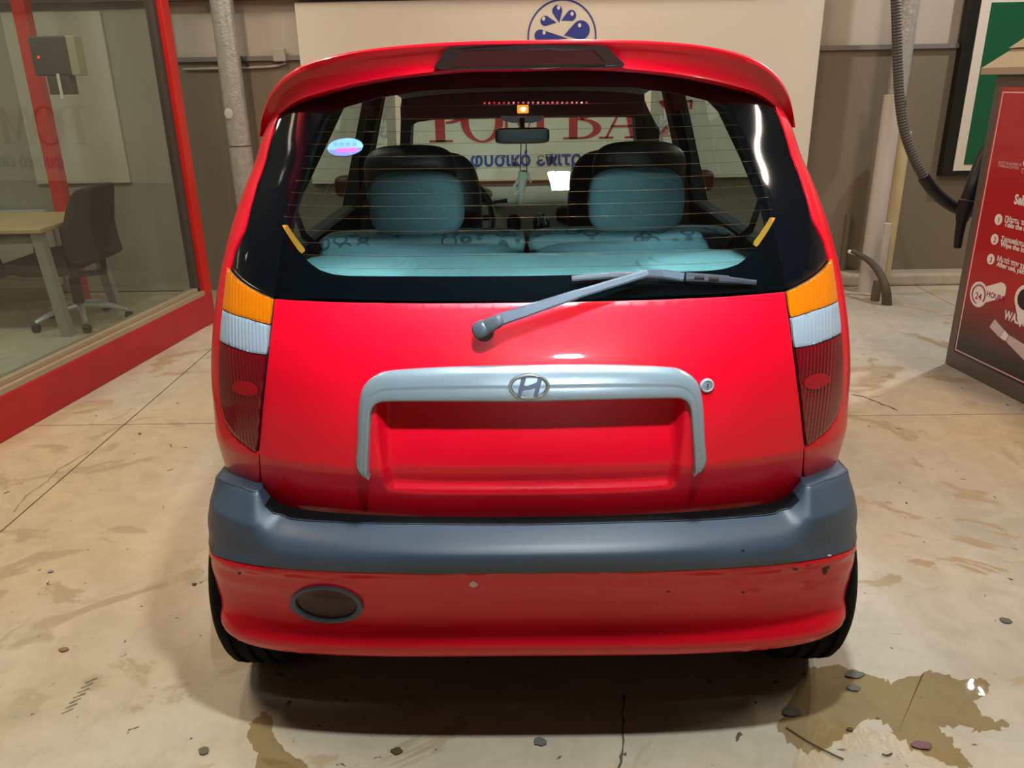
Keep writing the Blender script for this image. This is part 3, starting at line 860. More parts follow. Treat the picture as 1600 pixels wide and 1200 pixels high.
for sx in (-1, 1):
    for Y in (AX_R, AX_F):
        mb = MB(); hw = .086
        prof = [(.165, -hw*.9), (.20, -hw), (.245, -hw), (.262, -hw*.86), (.270, -hw*.74)]
        for g in (-.45, 0, .45):
            prof += [(.272, hw*(g-.10)), (.265, hw*(g-.07)), (.265, hw*(g+.07)), (.272, hw*(g+.10))]
        prof += [(.270, hw*.74), (.262, hw*.86), (.245, hw), (.20, hw), (.165, hw*.9)]
        mb.lathe(prof, (sx*(WHX+.002), Y, .2735), 'x', 56)
        TY = mb.build('wheel', RUBBER, CAR, True); setp(TY, 'black rubber tyre with grooved tread')
        mb = MB(); mb.lathe([(.168, -.06), (.168, .055), (.150, .06), (.12, .035), (.05, .045), (.01, .05)], (sx*WHX, Y, .2735), 'x', 32)
        mb.build('wheel_rim', mat('rim_silver', (150, 152, 155), 0.4, 0.8), TY, True)
# ------------------------------------------------------------------ inside the car
# parcel shelf with speaker pods
sh = [(-.565, .31), (-.52, .27), (-.40, .225), (-.2, .20), (0, .195), (.2, .20), (.40, .225), (.52, .27), (.565, .31), (.575, .56), (-.575, .56)]
mb = MB(); mb.prism([(x, y, 1.046) for x, y in sh], (0, 0, .014)); PS = mb.build('parcel_shelf', SHELF, CAR); setp(PS, 'pale teal parcel shelf')
for sx in (-1, 1):
    mb = MB(); mb.sq((sx*.405, .40, 1.058), (.155, .105, .020), .6, .75, nu=10); mb.sq((sx*.405, .40, 1.070), (.125, .080, .013), .5, .8, nu=10)
    mb.build('speaker_pod', SHELF, PS, True)
# fabric with small ring motif
def fabric():
    m = mat('teal_pattern', (124, 162, 170), 0.9); nt = m.node_tree; b = nt.nodes['Principled BSDF']
    tc = nt.nodes.new('ShaderNodeTexCoord'); v = nt.nodes.new('ShaderNodeTexVoronoi'); v.inputs['Scale'].default_value = 22; v.inputs['Randomness'].default_value = .8
    nt.links.new(tc.outputs['Object'], v.inputs['Vector'])
    r = nt.nodes.new('ShaderNodeValToRGB'); e = r.color_ramp.elements
    e[0].position = .30; e[0].color = lin((124, 162, 170)); e[1].position = .50; e[1].color = lin((124, 162, 170))
    k = e.new(.36); k.color = lin((66, 96, 106)); k = e.new(.42); k.color = lin((66, 96, 106))
    nt.links.new(v.outputs['Distance'], r.inputs['Fac'])
    nt.links.new(r.outputs['Color'], b.inputs['Base Color']); return m
FAB = fabric()
for sx in (-1, 1):
    zt = 1.115
    mb = MB(); mb.sq((sx*.274, .735, .755), (.272, .085, .335), .25, .22, Matrix.Rotation(radians(10), 3, 'X'), nu=28)
    RS = mb.build('rear_seat_back', TEAL, CAR, True); setp(RS, 'teal rear seat backrest with ring-patterned top')
    mb = MB(); mb.sq((sx*.274, .695, 1.062), (.271, .074, .032), .4, .25, nu=12); mb.build('backrest_top', FAB, RS, True)
    mb = MB(); mb.sq((sx*.285, .690, 1.166), (.124, .050, .082), .55, .62, Matrix.Rotation(radians(6), 3, 'X'), nu=28)
    HR = mb.build('rear_headrest', TEAL, CAR, True); setp(HR, 'rounded teal rear headrest')
    for q in (-1, 1):
        mb = MB(); mb.tube([(sx*.285+q*.06, .695, 1.04), (sx*.285+q*.06, .695, 1.11)], .006, 8); mb.build('headrest_rod', CHROME2, HR, True)
    mb = MB(); mb.box((sx*.285, .694, 1.080), (.17, .07, .014), .004); mb.build('headrest_base', BLACKP, HR)
mb = MB(); mb.box((0, 1.0, .62), (1.15, .5, .2), .05); mb.build('rear_seat_base', TEAL, CAR)
# front seats in black covers
for sx in (-1, 1):
    mb = MB(); R_ = Matrix.Rotation(radians(-8), 3, 'X')
    mb.sq((sx*.372, 1.62, .88), (.212, .085, .345), .45, .6, R_, nu=28)
    FS = mb.build('front_seat', LEATHER, CAR, True); setp(FS, 'front seat in a black leatherette cover')
    mb = MB(); mb.sq((sx*.405, 1.50, 1.155), (.165, .055, .105), .6, .7, nu=24); mb.build('front_headrest', LEATHER, FS, True)
    mb = MB(); mb.sq((sx*.36, 1.95, .56), (.235, .27, .09), .5, .5, nu=16); mb.build('seat_cushion', LEATHER, FS, True)
# dashboard, wheel, levers
mb = MB(); mb.sq((0, 2.72, .835), (.62, .24, .115), .35, .3, nu=18); DA = mb.build('dashboard', DASH, CAR, True)
mb = MB(); mb.sq((-.34, 2.58, .935), (.19, .12, .05), .6, .6, nu=14); mb.build('instrument_hood', BLACKP, DA, True)
mb = MB(); mb.sq((.34, 2.56, .86), (.20, .10, .055), .5, .4, nu=14); mb.build('glove_box', BLACKP, DA, True)
SWC = Vector((-.325, 2.16, .90)); RSW = Matrix.Rotation(radians(62), 3, 'X')
mb = MB(); mb.tube([SWC + RSW @ Vector((.185*cos(a), .185*sin(a), 0)) for a in np.linspace(0, 2*pi, 49)], .015, 10, cap=False)
mb.tube([SWC + RSW @ Vector((-.18, 0, 0)), SWC, SWC + RSW @ Vector((.18, 0, 0))], .013, 8)
mb.sq(SWC, (.06, .05, .06), .6, .6, nu=12)
SW = mb.build('steering_wheel', BLACKP, CAR, True)
mb = MB(); mb.tube([SWC, SWC+Vector((0, .32, -.12))], .03, 10); mb.build('steering_column', BLACKP, SW, True)
mb = MB(); mb.tube([(-.30, 2.27, .93), (-.12, 2.26, .955), (-.075, 2.26, .96)], [.008, .007, .010], 8); mb.build('indicator_stalk', BLACKP, SW, True)
gp = atY(803, 349, 1.55)
mb = MB(); mb.sq(gp, (.026, .026, .034), .8, .9); mb.tube([gp, (gp[0], gp[1]+.05, .55)], .012, 8); mb.build('gear_lever', BLACKP, CAR, True)
gp2 = atY(846, 350, 1.75)
mb = MB(); mb.sq(gp2, (.034, .03, .04), .8, .9); mb.tube([gp2, (gp2[0], gp2[1]+.03, .55)], .016, 8); mb.build('console_knob', BLACKP, CAR, True)
# mirror with hanging figure, cabin lamp
mc = atY(816, 198, 2.36)
mb = MB(); mb.sq(atY(816, 212, 2.30), (.121, .018, .034), .35, .30, nu=18); MIR = mb.build('rear_view_mirror', BLACKP, CAR, True)
mb = MB(); mb.tube([atY(816, 186, 2.36), atY(816, 205, 2.31)], [.012, .009], 8)
q = [atY(x, y, 2.37) for x, y in [(781, 181), (851, 181), (846, 188), (832, 192), (800, 192), (786, 188)]]
mb.prism(q, (0, .03, 0)); mb.build('mirror_mount', BLACKP, MIR, False)
cl0 = atY(817, 170.5, 2.10)
mb = MB(); mb.box(cl0, (.048, .03, .034), .006); CL = mb.build('cabin_lamp', mat('cabin_lamp', (255, 150, 40), 0.4, emit=(255, 150, 45), estr=1.3), CAR)
setp(CL, 'small lit orange cabin lamp')
mb = MB(); mb.sq(cl0+np.array([.002, -.016, 0]), (.011, .003, .009), 1, 1); mb.build('lamp_bulb', mat('bulb', (255, 235, 190), 0.4, emit=(255, 230, 170), estr=4.0), CL, True)
# red beads of the high brake lamp below the lining, emission standing for reflections
RB = mat('red_bead', (220, 30, 60), 0.3, emit=(230, 20, 60), estr=.7)
mb = MB()
for k in range(22):
    mb.box(atY(757+k*7.6, 161.0-.03*k, .50), (.0042, .004, .0042))
led = mb.build('led_row', RB, HB)
setp(led, 'row of small red beads seen through the window, glow put in for reflected light', kind='stuff')

# things in and on the car that are not part of it
def put(name, mb, m, label, cat, smooth=True):
    o = mb.build(name, m, None, smooth); recenter(o); return setp(o, label, cat)
IV = mat('ivory_cloth', (226, 216, 190), 0.85)
h0 = atY(817, 268, 2.28)
HG = empty('hanging_doll', tuple(h0), 'small ivory figure dangling on cords from the rear-view mirror', 'ornament')
mb = MB(); mb.tube([atY(814, 222, 2.29), atY(813, 268, 2.28)], .0025, 6); mb.tube([atY(822, 222, 2.29), atY(823, 268, 2.28)], .0025, 6); mb.build('cord', mat('cord', (84, 84, 78), .8), HG, True)
mb = MB(); mb.tube([atY(818, 268, 2.28), atY(816, 285, 2.28), atY(814, 300, 2.28), atY(811, 322, 2.28)], [.022, .020, .016, .008], 12); mb.build('figure_body', IV, HG, True)
mb = MB(); mb.sq(atY(818, 270, 2.278), (.015, .013, .012), .9, .9, nu=10); mb.build('figure_head', mat('brown_hair', (120, 106, 86), .9), HG, True)
for pts in ([(822, 270), (826, 277), (830, 285)], [(812, 278), (806, 287), (801, 292)], [(812, 296), (806, 302), (803, 305)]):
    mb = MB(); mb.tube([atY(x, y, 2.275) for x, y in pts], [.009, .007, .005], 8); mb.build('figure_limb', IV, HG, True)
mb = MB()
p = [atY(x, y, 1.69) for x, y in [(843, 334), (840, 341), (848, 348), (853, 342), (848, 338)]]
BOW = empty('plush_toy', tuple(atY(846, 352, 1.69)), 'tiny white plush toy standing by the console knob', 'toy')
PL = mat('plush_white', (226, 226, 214), .9)
mb = MB(); mb.sq(atY(846, 343, 1.69), (.016, .012, .013), .9, .9, nu=12); mb.build('body', PL, BOW, True)
mb = MB(); mb.sq(atY(842, 336, 1.685), (.010, .010, .010), 1, 1, nu=10); mb.build('head', PL, BOW, True)
for a, b in (((843, 345), (841, 352)), ((849, 345), (853, 351)), ((848, 341), (852, 338))):
    mb = MB(); mb.tube([atY(*a, 1.69), atY(*b, 1.69)], [.007, .005], 8); mb.build('leg', PL, BOW, True)
# ------------------------------------------------------------------ the room
WALLY = 4.60
def concrete():
    m = bpy.data.materials.new('concrete_floor'); m.use_nodes = True; nt = m.node_tree; b = nt.nodes['Principled BSDF']; L = nt.links.new
    tc = nt.nodes.new('ShaderNodeTexCoord'); geo = nt.nodes.new('ShaderNodeNewGeometry')
    def noise(sc, det=6, dist=0.0, rough=.55):
        n = nt.nodes.new('ShaderNodeTexNoise'); n.inputs['Scale'].default_value = sc; n.inputs['Detail'].default_value = det; n.inputs['Distortion'].default_value = dist; n.inputs['Roughness'].default_value = rough
        L(geo.outputs['Position'], n.inputs['Vector']); return n
    def ramp(src, stops):
        r = nt.nodes.new('ShaderNodeValToRGB'); e = r.color_ramp.elements
        e[0].position, e[0].color = stops[0][0], stops[0][1]; e[1].position, e[1].color = stops[-1][0], stops[-1][1]
        for p, c in stops[1:-1]: k = e.new(p); k.color = c
        L(src, r.inputs['Fac']); return r
    def mix(f, a, bcol, mode='MIX'):
        x = nt.nodes.new('ShaderNodeMix'); x.data_type = 'RGBA'; x.blend_type = mode
        if isinstance(f, float): x.inputs['Factor'].default_value = f
        else: L(f, x.inputs['Factor'])
        for i, s in ((6, a), (7, bcol)):
            if isinstance(s, tuple): x.inputs[i].default_value = s
            else: L(s, x.inputs[i])
        return x.outputs[2]
    base = ramp(noise(.9, 8, .4).outputs['Fac'], [(.3, lin((178, 170, 152))), (.5, lin((198, 189, 170))), (.7, lin((212, 205, 188)))])
    warm = ramp(noise(.45, 3).outputs['Fac'], [(.42, (0, 0, 0, 1)), (.62, (1, 1, 1, 1))])
    c = mix(warm.outputs['Color'], base.outputs['Color'], lin((200, 178, 142)))
    # fine mottling and darker damp blotches with their own edges
    mot = ramp(noise(9, 8, .8, .65).outputs['Fac'], [(.35, (.80, .79, .77, 1)), (.6, (1, 1, 1, 1))])
    c = mix(.7, c, mot.outputs['Color'], 'MULTIPLY')
    st = ramp(noise(2.3, 9, 1.6, .62).outputs['Fac'], [(.565, (0, 0, 0, 1)), (.60, (1, 1, 1, 1))])
    c = mix(st.outputs['Color'], c, lin((180, 162, 130)))
    sp = ramp(noise(26, 3, .6, .5).outputs['Fac'], [(.70, (0, 0, 0, 1)), (.735, (1, 1, 1, 1))])
    c = mix(sp.outputs['Color'], c, lin((96, 86, 70)))
    L(c, b.inputs['Base Color'])
    rr = ramp(st.outputs['Color'], [(0, (.52, .52, .52, 1)), (1, (.30, .30, .30, 1))])
    L(rr.outputs['Color'], b.inputs['Roughness'])
    bp = nt.nodes.new('ShaderNodeBump'); bp.inputs['Strength'].default_value = .25; bp.inputs['Distance'].default_value = .006
    L(noise(34, 8, .3, .6).outputs['Fac'], bp.inputs['Height']); L(bp.outputs['Normal'], b.inputs['Normal'])
    return m
CONC = concrete()
DARKJ = mat('joint_dark', (70, 60, 46), .9)
WALL = mat('wall_paint', (128, 116, 98), .85, noise=.06, nscale=1.2)
WALLU = mat('upper_wall_paint', (196, 184, 168), .85, noise=.05, nscale=1.5)
CEIL = mat('ceiling_paint', (120, 112, 104), .9)
fl = MB(); fl.box((0.2, -1.5, -.06), (11.6, 14.0, .10))
FL = fl.build('floor', DARKJ); setp(FL, kind='structure')
xb = [-5.6, -1.87, 2.9, 6.0]; ybk = [-8.5, -3.2, 1.985, 5.5]
for i in range(3):
    for j in range(3):
        x0, x1, y0, y1 = xb[i]+.0035, xb[i+1]-.0035, ybk[j]+.003, ybk[j+1]-.003
        if i == 1 and j == 2: pass
        s_ = MB(); s_.box(((x0+x1)/2, (y0+y1)/2, -.02), (x1-x0, y1-y0, .04)); s_.build('slab', CONC, FL)
def wall(name, c, d, m=WALL):
    w = MB(); w.box(c, d); return setp(w.build(name, m), kind='structure')
RAILZ = 1.63
WB = wall('wall_back', (.2, WALLY+.075, RAILZ/2), (11.6, .15, RAILZ))
w = MB(); w.box((.2, WALLY+.085, (RAILZ+3.4)/2), (11.6, .13, 3.4-RAILZ)); w.build('upper_wall', WALLU, WB)
w = MB(); w.box((.2, WALLY-.012, RAILZ+.015), (11.6, .03, .03)); setp(w.build('trim_2', mat('rail_grey', (126, 120, 112), .6)), kind='structure')
w = MB(); w.box((2.4, WALLY-.09, .045), (6.8, .18, .09), .02); setp(w.build('trim_3', CONC), kind='structure')
wall('wall_left', (-5.65, -1.5, 1.7), (.1, 14, 3.4), WALLU)
wall('wall_right', (6.05, -1.5, 1.7), (.1, 14, 3.4), WALLU)
wall('wall_front', (.2, -8.55, 1.7), (11.6, .1, 3.4), WALLU)
wall('ceiling', (.2, -1.5, 3.45), (11.6, 14, .1), CEIL)
# beam above the banner
w = MB(); zb = atY(470, 3, WALLY-.06)[2]
w.box((-1.3, WALLY-.05, zb+.17), (6.0, .10, .30)); setp(w.build('trim_1', mat('beam_brown', (96, 84, 74), .8)), kind='structure')

# ------------------------------------------------------------------ banner on the back wall
YB = WALLY-.05
b0, b1 = atY(462, 4, YB), atY(485, 281, YB); b2, b3 = atY(1290, 0, YB), atY(1258, 284, YB)
xl, xr = (b0[0]+b1[0])/2, (b2[0]+b3[0])/2; zt, zlo = b0[2], b1[2]-.03
BAN = empty('banner', ((xl+xr)/2, YB, zlo), 'wide cream advertising board on the back wall with red and blue lettering and drop emblem', 'sign')
w = MB(); w.box(((xl+xr)/2, YB+.015, (zt+zlo)/2), (xr-xl, .03, zt-zlo), .004); w.build('board', mat('board_cream', (226, 216, 198), .6, noise=.03, nscale=1), BAN)
RED_T = mat('letter_red', (188, 48, 52), .6); BLU_T = mat('letter_blue', (50, 62, 150), .6)
def poly_mesh(name, polys, m, parent, Yp, th=.003):
    mb = MB()
    for P in polys: mb.prism([(x, Yp, z) for x, z in P], (0, -th, 0))
    return mb.build(name, m, parent)
def arcp(cx, cz, rx, rz, a0, a1, n=24): return [(cx+rx*cos(t), cz+rz*sin(t)) for t in np.linspace(a0, a1, n)]
def ringp(cx, cz, rx, rz, tx, tz, a0=0, a1=2*pi, n=36):
    o = arcp(cx, cz, rx, rz, a0, a1, n); i = arcp(cx, cz, rx-tx, rz-tz, a0, a1, n)
    return [[o[k], o[k+1], i[k+1], i[k]] for k in range(n-1)]
R_ = lambda x0, z0, x1, z1: [(x0, z0), (x1, z0), (x1, z1), (x0, z1)]
GLY = {
 'Ρ': [R_(.14, 0, .32, 1), R_(.02, 0, .46, .05), R_(.02, .95, .32, 1)] + ringp(.34, .72, .42, .28, .17, .05, -pi/2, pi/2),
 'Ο': ringp(.5, .5, .5, .52, .19, .05),
 'Μ': [R_(.10, 0, .17, 1), R_(0, 0, .28, .05), R_(.86, 0, 1.04, 1), R_(.74, 0, 1.16, .05), R_(0, .95, .3, 1), R_(.86, .95, 1.16, 1), [(.14, 1), (.32, 1), (.64, .22), (.56, .05)], [(.56, .05), (.64, .22), (.93, 1), (.86, 1)]],
 'Β': [R_(.14, 0, .32, 1), R_(.02, 0, .4, .05), R_(.02, .95, .4, 1), R_(.3, .49, .45, .54)] + ringp(.38, .265, .44, .265, .17, .05, -pi/2, pi/2) + ringp(.36, .76, .38, .24, .15, .05, -pi/2, pi/2),
 'Α': [[(.12, 0), (.17, 0), (.52, .9), (.50, 1.0)], [(.66, 0), (.86, 0), (.56, 1.02), (.47, 1.02)], R_(.0, 0, .3, .05), R_(.54, 0, .98, .05), R_(.24, .30, .72, .35)],
 'Σ': [R_(.06, 0, .82, .06), R_(.06, .94, .8, 1), [(.06, .06), (.28, .06), (.52, .5), (.40, .56)], [(.40, .44), (.52, .5), (.30, .94), (.06, .94)], R_(.76, 0, .82, .26), R_(.74, .76, .8, 1)],
}
def band(l, r, ch, base):
    a, b_ = atY(l, base, YB), atY(r, base, YB); hgt = atY(l, 157, YB)[2]-a[2]
    P = GLY[ch]; mxx = max(x for p in P for x, z in p); mnx = min(x for p in P for x, z in p)
    poly_mesh('letter', [[(a[0]+(x-mnx)/(mxx-mnx)*(b_[0]-a[0]), a[2]+z*hgt) for x, z in p] for p in P], RED_T, BAN, YB)
for l, r, ch, bs in ((671, 733, 'Ρ', 222.5), (721, 787, 'Ο', 222), (783, 858, 'Μ', 219.5), (880, 939, 'Β', 217.5), (936, 1009, 'Α', 216.5), (1028, 1080, 'Σ', 214)):
    band(l, r, ch, bs)
s0, s1 = atY(735, 260, YB), atY(939, 255, YB)
text_mesh('slogan', 'φυσικό επιτραπέζιο νερό', .135, BLU_T, BAN, (s0[0], YB-.004, s0[2]), (s1[0]-s0[0], 0, 0), (0, 0, 1), off=.0035, xs=.98)
# drop emblem
ce = atY(878, 57.5, YB); rE = atY(932, 57.5, YB)[0]-ce[0]
poly_mesh('emblem_ring', [[(ce[0]+rE*x, ce[2]+rE*z) for x, z in p] for p in ringp(0, 0, 1, 1, .045, .045, n=49)], BLU_T, BAN, YB)
def drop(tip, cc, r):
    t = np.array(atY(*tip, YB))[[0, 2]]; c = np.array(atY(*cc, YB))[[0, 2]]; r = r/FPX*6.1
    d = c-t; L = np.linalg.norm(d); a = atan2(d[1], d[0]); w_ = math.acos(min(.95, r/L)) if r < L else .5
    pts = [tuple(t)] + [(c[0]+r*cos(t_), c[1]+r*sin(t_)) for t_ in np.linspace(a+pi-w_, a-pi+w_, 24)]
    return pts
off = lambda x, y: (820+x*.3, y*.3)
dr = [drop(off(180, 118), off(169, 55), 7.0), drop(off(165, 117), off(106, 108), 6.6), drop(off(190, 106), off(242, 80), 6.9), drop(off(205, 183), off(292, 156), 12.5), drop(off(225, 200), off(80, 186), 8.0), drop(off(205, 300), off(290, 260), 11)]
for k, P in enumerate(dr): poly_mesh('emblem_drop', [P], BLU_T, BAN, YB)
WH = mat('board_white', (232, 226, 210), .6)
for (x, y) in ((176, 40), (98, 97), (246, 72), (285, 132), (100, 170)):
    c = atY(*off(x, y), YB); poly_mesh('drop_glint', [[(c[0]+.011*cos(t), c[2]+.013*sin(t)) for t in np.linspace(0, 2*pi, 14, endpoint=False)]], WH, BAN, YB-.003, .002)
# ------------------------------------------------------------------ green framed sign on the right
YS = WALLY-.07
g0, g1 = atY(1514, 0, YS), atY(1471, 276, YS); xg = (g0[0]+g1[0])/2; zg0 = g1[2]; zg1 = zg0+1.55; xw = 1.15
GS = empty('framed_sign', (xg+xw/2, YS, zg0), 'large green sign with white border in a black frame on the back wall', 'sign')
w = MB(); w.box((xg+xw/2, YS+.035, (zg0+zg1)/2), (xw, .07, zg1-zg0), .006); w.build('frame', mat('frame_black', (22, 22, 20), .4), GS)
w = MB(); x0 = atY(1487.5, 272, YS)[0]; w.box(((x0+xg+xw-.07)/2, YS-.002, (zg0+zg1)/2+.01), (xg+xw-.07-x0, .008, zg1-zg0-.06)); w.build('border', mat('border_white', (226, 214, 196), .6), GS)
x0 = atY(1505, 257, YS)[0]; z0 = atY(1505, 257, YS)[2]; z1 = atY(1550, 4, YS)[2]
w = MB(); w.box(((x0+xg+xw-.14)/2, YS-.007, (z0+z1)/2), (xg+xw-.14-x0, .006, z1-z0)); w.build('green_field', mat('sign_green', (22, 92, 58), .35), GS)
# ------------------------------------------------------------------ pipes
FOIL = mat('galvanised', (186, 182, 174), .34, .45, noise=.12, nscale=25, bump=.25, bscale=60)
PIPW = mat('white_pipe', (196, 188, 178), .5, noise=.05, nscale=6); PIPY = mat('cream_pipe', (206, 184, 140), .6, noise=.08, nscale=5)
def vpipe(name, pa, pb, Y, z0, z1, r, m, label, cat='pipe', group=None, n=28):
    a, c = atY(*pa, Y), atY(*pb, Y); x = (a[0]+c[0])/2
    P = MB(); P.tube([(x, Y, z0), (x, Y, z1)], r, n); o = P.build(name, m, None, True); recenter(o); setp(o, label, cat, group); return o, x
YP = 4.42
E1 = empty('duct_pipe', (0, 0, 0), 'galvanised round duct rising at the left of the back wall', 'pipe')
xp = (atY(341, 0, YP)[0]+atY(389, 300, YP)[0])/2
E1.location = (xp, YP, 0)
zc = atY(375, 228, YP)[2]
P = MB(); P.tube([(xp, YP, zc+.004), (xp, YP, 3.35)], .076, 32); P.build('pipe_section', FOIL, E1, True)
P = MB(); P.tube([(xp, YP, 0), (xp, YP, zc-.004)], .078, 32); P.build('pipe_section', FOIL, E1, True)
P = MB(); P.tube([(xp, YP, zc-.01), (xp, YP, zc+.01)], .074, 32); P.build('pipe_joint', mat('joint_shadow', (60, 58, 54), .7), E1, True)
zk = atY(361, 177, YP); P = MB(); P.sq((zk[0]+.01, YP-.078, zk[2]), (.03, .004, .035), 1, 1, nu=10); P.build('tape_patch', mat('tape', (190, 184, 172), .6), E1, True)
YR = 4.30
o, x1 = vpipe('foil_pipe', (1421, 0), (1403, 140), YR+.06, atY(1403, 150, YR)[2], 3.35, .062, FOIL, 'galvanised pipe coming down behind the hose on the right')
o, x2 = vpipe('white_pipe', (1381, 200), (1361, 460), YR, 0, atY(1390, 148, YR)[2], .062, PIPW, 'thick white pipe standing on the floor against the back wall')
o, x3 = vpipe('cream_pipe', (1404, 215), (1379, 440), YR+.13, 0, atY(1402, 207, YR)[2], .062, PIPY, 'cream stained pipe right of the thick white pipe')
o, x4 = vpipe('conduit_stub', (1389, 352), (1373, 440), YR-.16, 0, atY(1389, 349, YR-.16)[2], .024, PIPW, 'short white conduit stub before the cream pipe')
w = MB(); cpt = atY(1410, 168, YR-.05); w.box(cpt, (.03, .04, .08), .006); put('pipe_clamp', w, BLACKP, 'small black clamp on the foil pipe end', 'clamp', False)
# bent floor conduit
pts = spline([atY(1331, 392, 4.25), atY(1345, 399, 4.20), atY(1362, 411, 4.10), atY(1376, 430, 4.00), atY(1384, 452, 3.92), atZ(1386, 478, -.01)], 24)
w = MB(); w.tube(pts, list(np.linspace(.016, .034, 24)), 14); put('bent_conduit', w, mat('conduit_grey', (84, 74, 58), .7), 'dark bent conduit curving out of the floor by the white pipe', 'conduit')
pts = spline([atY(1372, 440, 4.06), atY(1369, 455, 4.03), atZ(1367, 472, -.01)], 10)
w = MB(); w.tube(pts, .03, 12); put('conduit_riser', w, mat('conduit_dark', (96, 84, 66), .7), 'short grey riser left of the bent conduit', 'conduit')
w = MB(); w.tube([atY(1327, 393, 4.3), atY(1336, 396, 4.24)], .014, 8); put('cable_end', w, WHITE, 'pale cable end joined to the bent conduit', 'cable')
w = MB(); xx = atY(1323, 360, WALLY-.02)[0]; w.box((xx, WALLY-.02, .30), (.03, .036, .42), .004); put('cable_trunking', w, mat('trunking', (110, 100, 86), .7), 'narrow taupe trunking on the wall left of the white pipe', 'trunking', False)
# junction box, cables on the left
jb = atY(437, 86, WALLY-.04); w = MB(); w.box(jb, (.085, .06, .085), .008); put('junction_box', w, mat('box_white', (170, 160, 146), .6), 'small square junction box on the left back wall', 'box', False)
w = MB(); w.tube(spline([atY(446, 98, WALLY-.02), atY(430, 103, WALLY-.02), atY(380, 106, WALLY-.02), atY(286, 108, WALLY-.02)], 30), .008, 8); put('wall_cable', w, mat('cable_grey', (178, 170, 158), .6), 'grey cable running along the rail from the junction box', 'cable')
w = MB(); w.tube(spline([atY(363, 72, YP+.10), atY(375, 88, WALLY-.03), atY(390, 106, WALLY-.02)], 12), .006, 8); put('thin_cable', w, BLACKP, 'thin dark cable drooping from the galvanised duct', 'cable')

# ------------------------------------------------------------------ glazed office on the left
pA, pB = atZ(0, 694, 0), atZ(334, 504, 0)
dv = (pB-pA)/np.linalg.norm(pB-pA); nv = np.array([dv[1], -dv[0], 0])   # nv points to the bay
angP = atan2(dv[1], dv[0]); RP = Matrix.Rotation(angP, 3, 'Z')
def onP(px, py, back=0): return atP(px, py, pA-nv*back, nv)
def pbox(name, s0, s1, d0, d1, z0, z1, m, parent, bev=.003):
    """box along the partition: s along it from pA, d behind its face"""
    c = pA + dv*((s0+s1)/2) - nv*((d0+d1)/2); w = MB(); w.box((c[0], c[1], (z0+z1)/2), (s1-s0, d1-d0, z1-z0), bev, RP); return w.build(name, m, parent)
REDF = mat('red_frame', (208, 36, 28), .38, noise=.05, nscale=3); REDS = mat('red_sill', (190, 30, 42), .40, noise=.12, nscale=5)
ALU = mat('aluminium', (190, 176, 150), .4, .5)
slen = float((pB-pA)@dv)
zr = np.mean([onP(170, 537)[2], onP(60, 590)[2], onP(280, 483)[2]])
zs = zr+.055
S0 = -3.2; S1 = slen+.04
OF = empty('office_front', tuple(pA+dv*1.0), 'red framed glass office front along the left side of the bay', 'partition'); OF['kind'] = 'structure'
del OF['label']; del OF['category']; OF.name = 'window_1'
pbox('base_beam', S0, S1, 0, .14, 0, zr, REDS, OF, .006)
pbox('aluminium_sill', S0, S1-.06, .005, .05, zr, zr+.03, ALU, OF)
pbox('aluminium_bead', S0, S1-.06, .03, .09, zr+.03, zs, ALU, OF)
pp = onP(334, 470); sp = float((pp-pA)@dv)
pt = onP(262, 2); 
pbox('corner_post', S1-.085, S1, 0, .10, zr-.002, 3.38, REDF, OF, .004)
pbox('post_gasket', S1-.125, S1-.085, .03, .08, zr, 3.38, mat('gasket', (72, 60, 56), .7), OF)
w = MB(); w.add([tuple(pA+dv*s-nv*.055+np.array([0, 0, z])) for s, z in ((S0, zs-.01), (S1-.1, zs-.01), (S1-.1, 3.01), (S0, 3.01))], [(0, 1, 2, 3)]); w.build('glass_pane', OFFGL, OF)
pbox('head_beam', S0, S1, 0, .12, 3.0, 3.38, REDF, OF)
# office interior: grey back panel, inner post, whiteboard, box
OWY = WALLY-.03
xo = atY(313, 250, OWY)[0]-.10
w = MB(); w.box(((xo-5.55)/2, OWY+.01, 1.7), (xo+5.55, .02, 3.38)); setp(w.build('wall_office', mat('office_wall', (160, 156, 144), .85, noise=.03, nscale=1)), kind='structure')
ip0 = atZ(131, 478, 0); ip1 = atY(33, 20, ip0[1])
xi = (ip0[0]+ip1[0])/2
IP = MB(); IP.box((ip0[0], ip0[1], 1.69), (.085, .085, 3.38), .004); o = IP.build('red_post', REDF); recenter(o); setp(o, 'dim red upright post inside the glazed office', 'post')
a, c = atY(50, 19, OWY-.03), atY(197, 286, OWY-.03)
w = MB(); w.box(((a[0]+c[0])/2-.1, OWY-.012, (a[2]+c[2])/2), (abs(c[0]-a[0])+.25, .024, a[2]-c[2]), .004); put('wall_board', w, mat('board_grey', (200, 196, 180), .7), 'large plain pale board on the office back wall', 'board', False)
# control box on the inner side of the office
YBX = 3.35
bb = [atY(x, y, YBX) for x, y in [(42, 57), (101, 56), (111, 117), (56, 119)]]
bx = np.mean(bb, 0); bw = abs(bb[1][0]-bb[0][0]); bh = bb[0][2]-bb[3][2]
CBX = empty('control_box', (bx[0], YBX, bx[2]-bh/2), 'dark grey box with a tiny red light high in the office', 'box')
w = MB(); w.box((bx[0], YBX+.05, bx[2]), (bw, .10, bh), .008); w.build('casing', mat('casing_grey', (58, 58, 54), .6), CBX)
w = MB(); w.box((bx[0]+bw/2+.02, YBX+.05, bx[2]), (.05, .09, bh), .004); w.build('side_plate', mat('side_cream', (176, 166, 136), .6), CBX)
w = MB(); w.box((bx[0]+.02, YBX+.04, bx[2]-bh/2-.05), (bw*.62, .07, .10), .004); w.build('socket', mat('socket_grey', (66, 64, 58), .6), CBX)
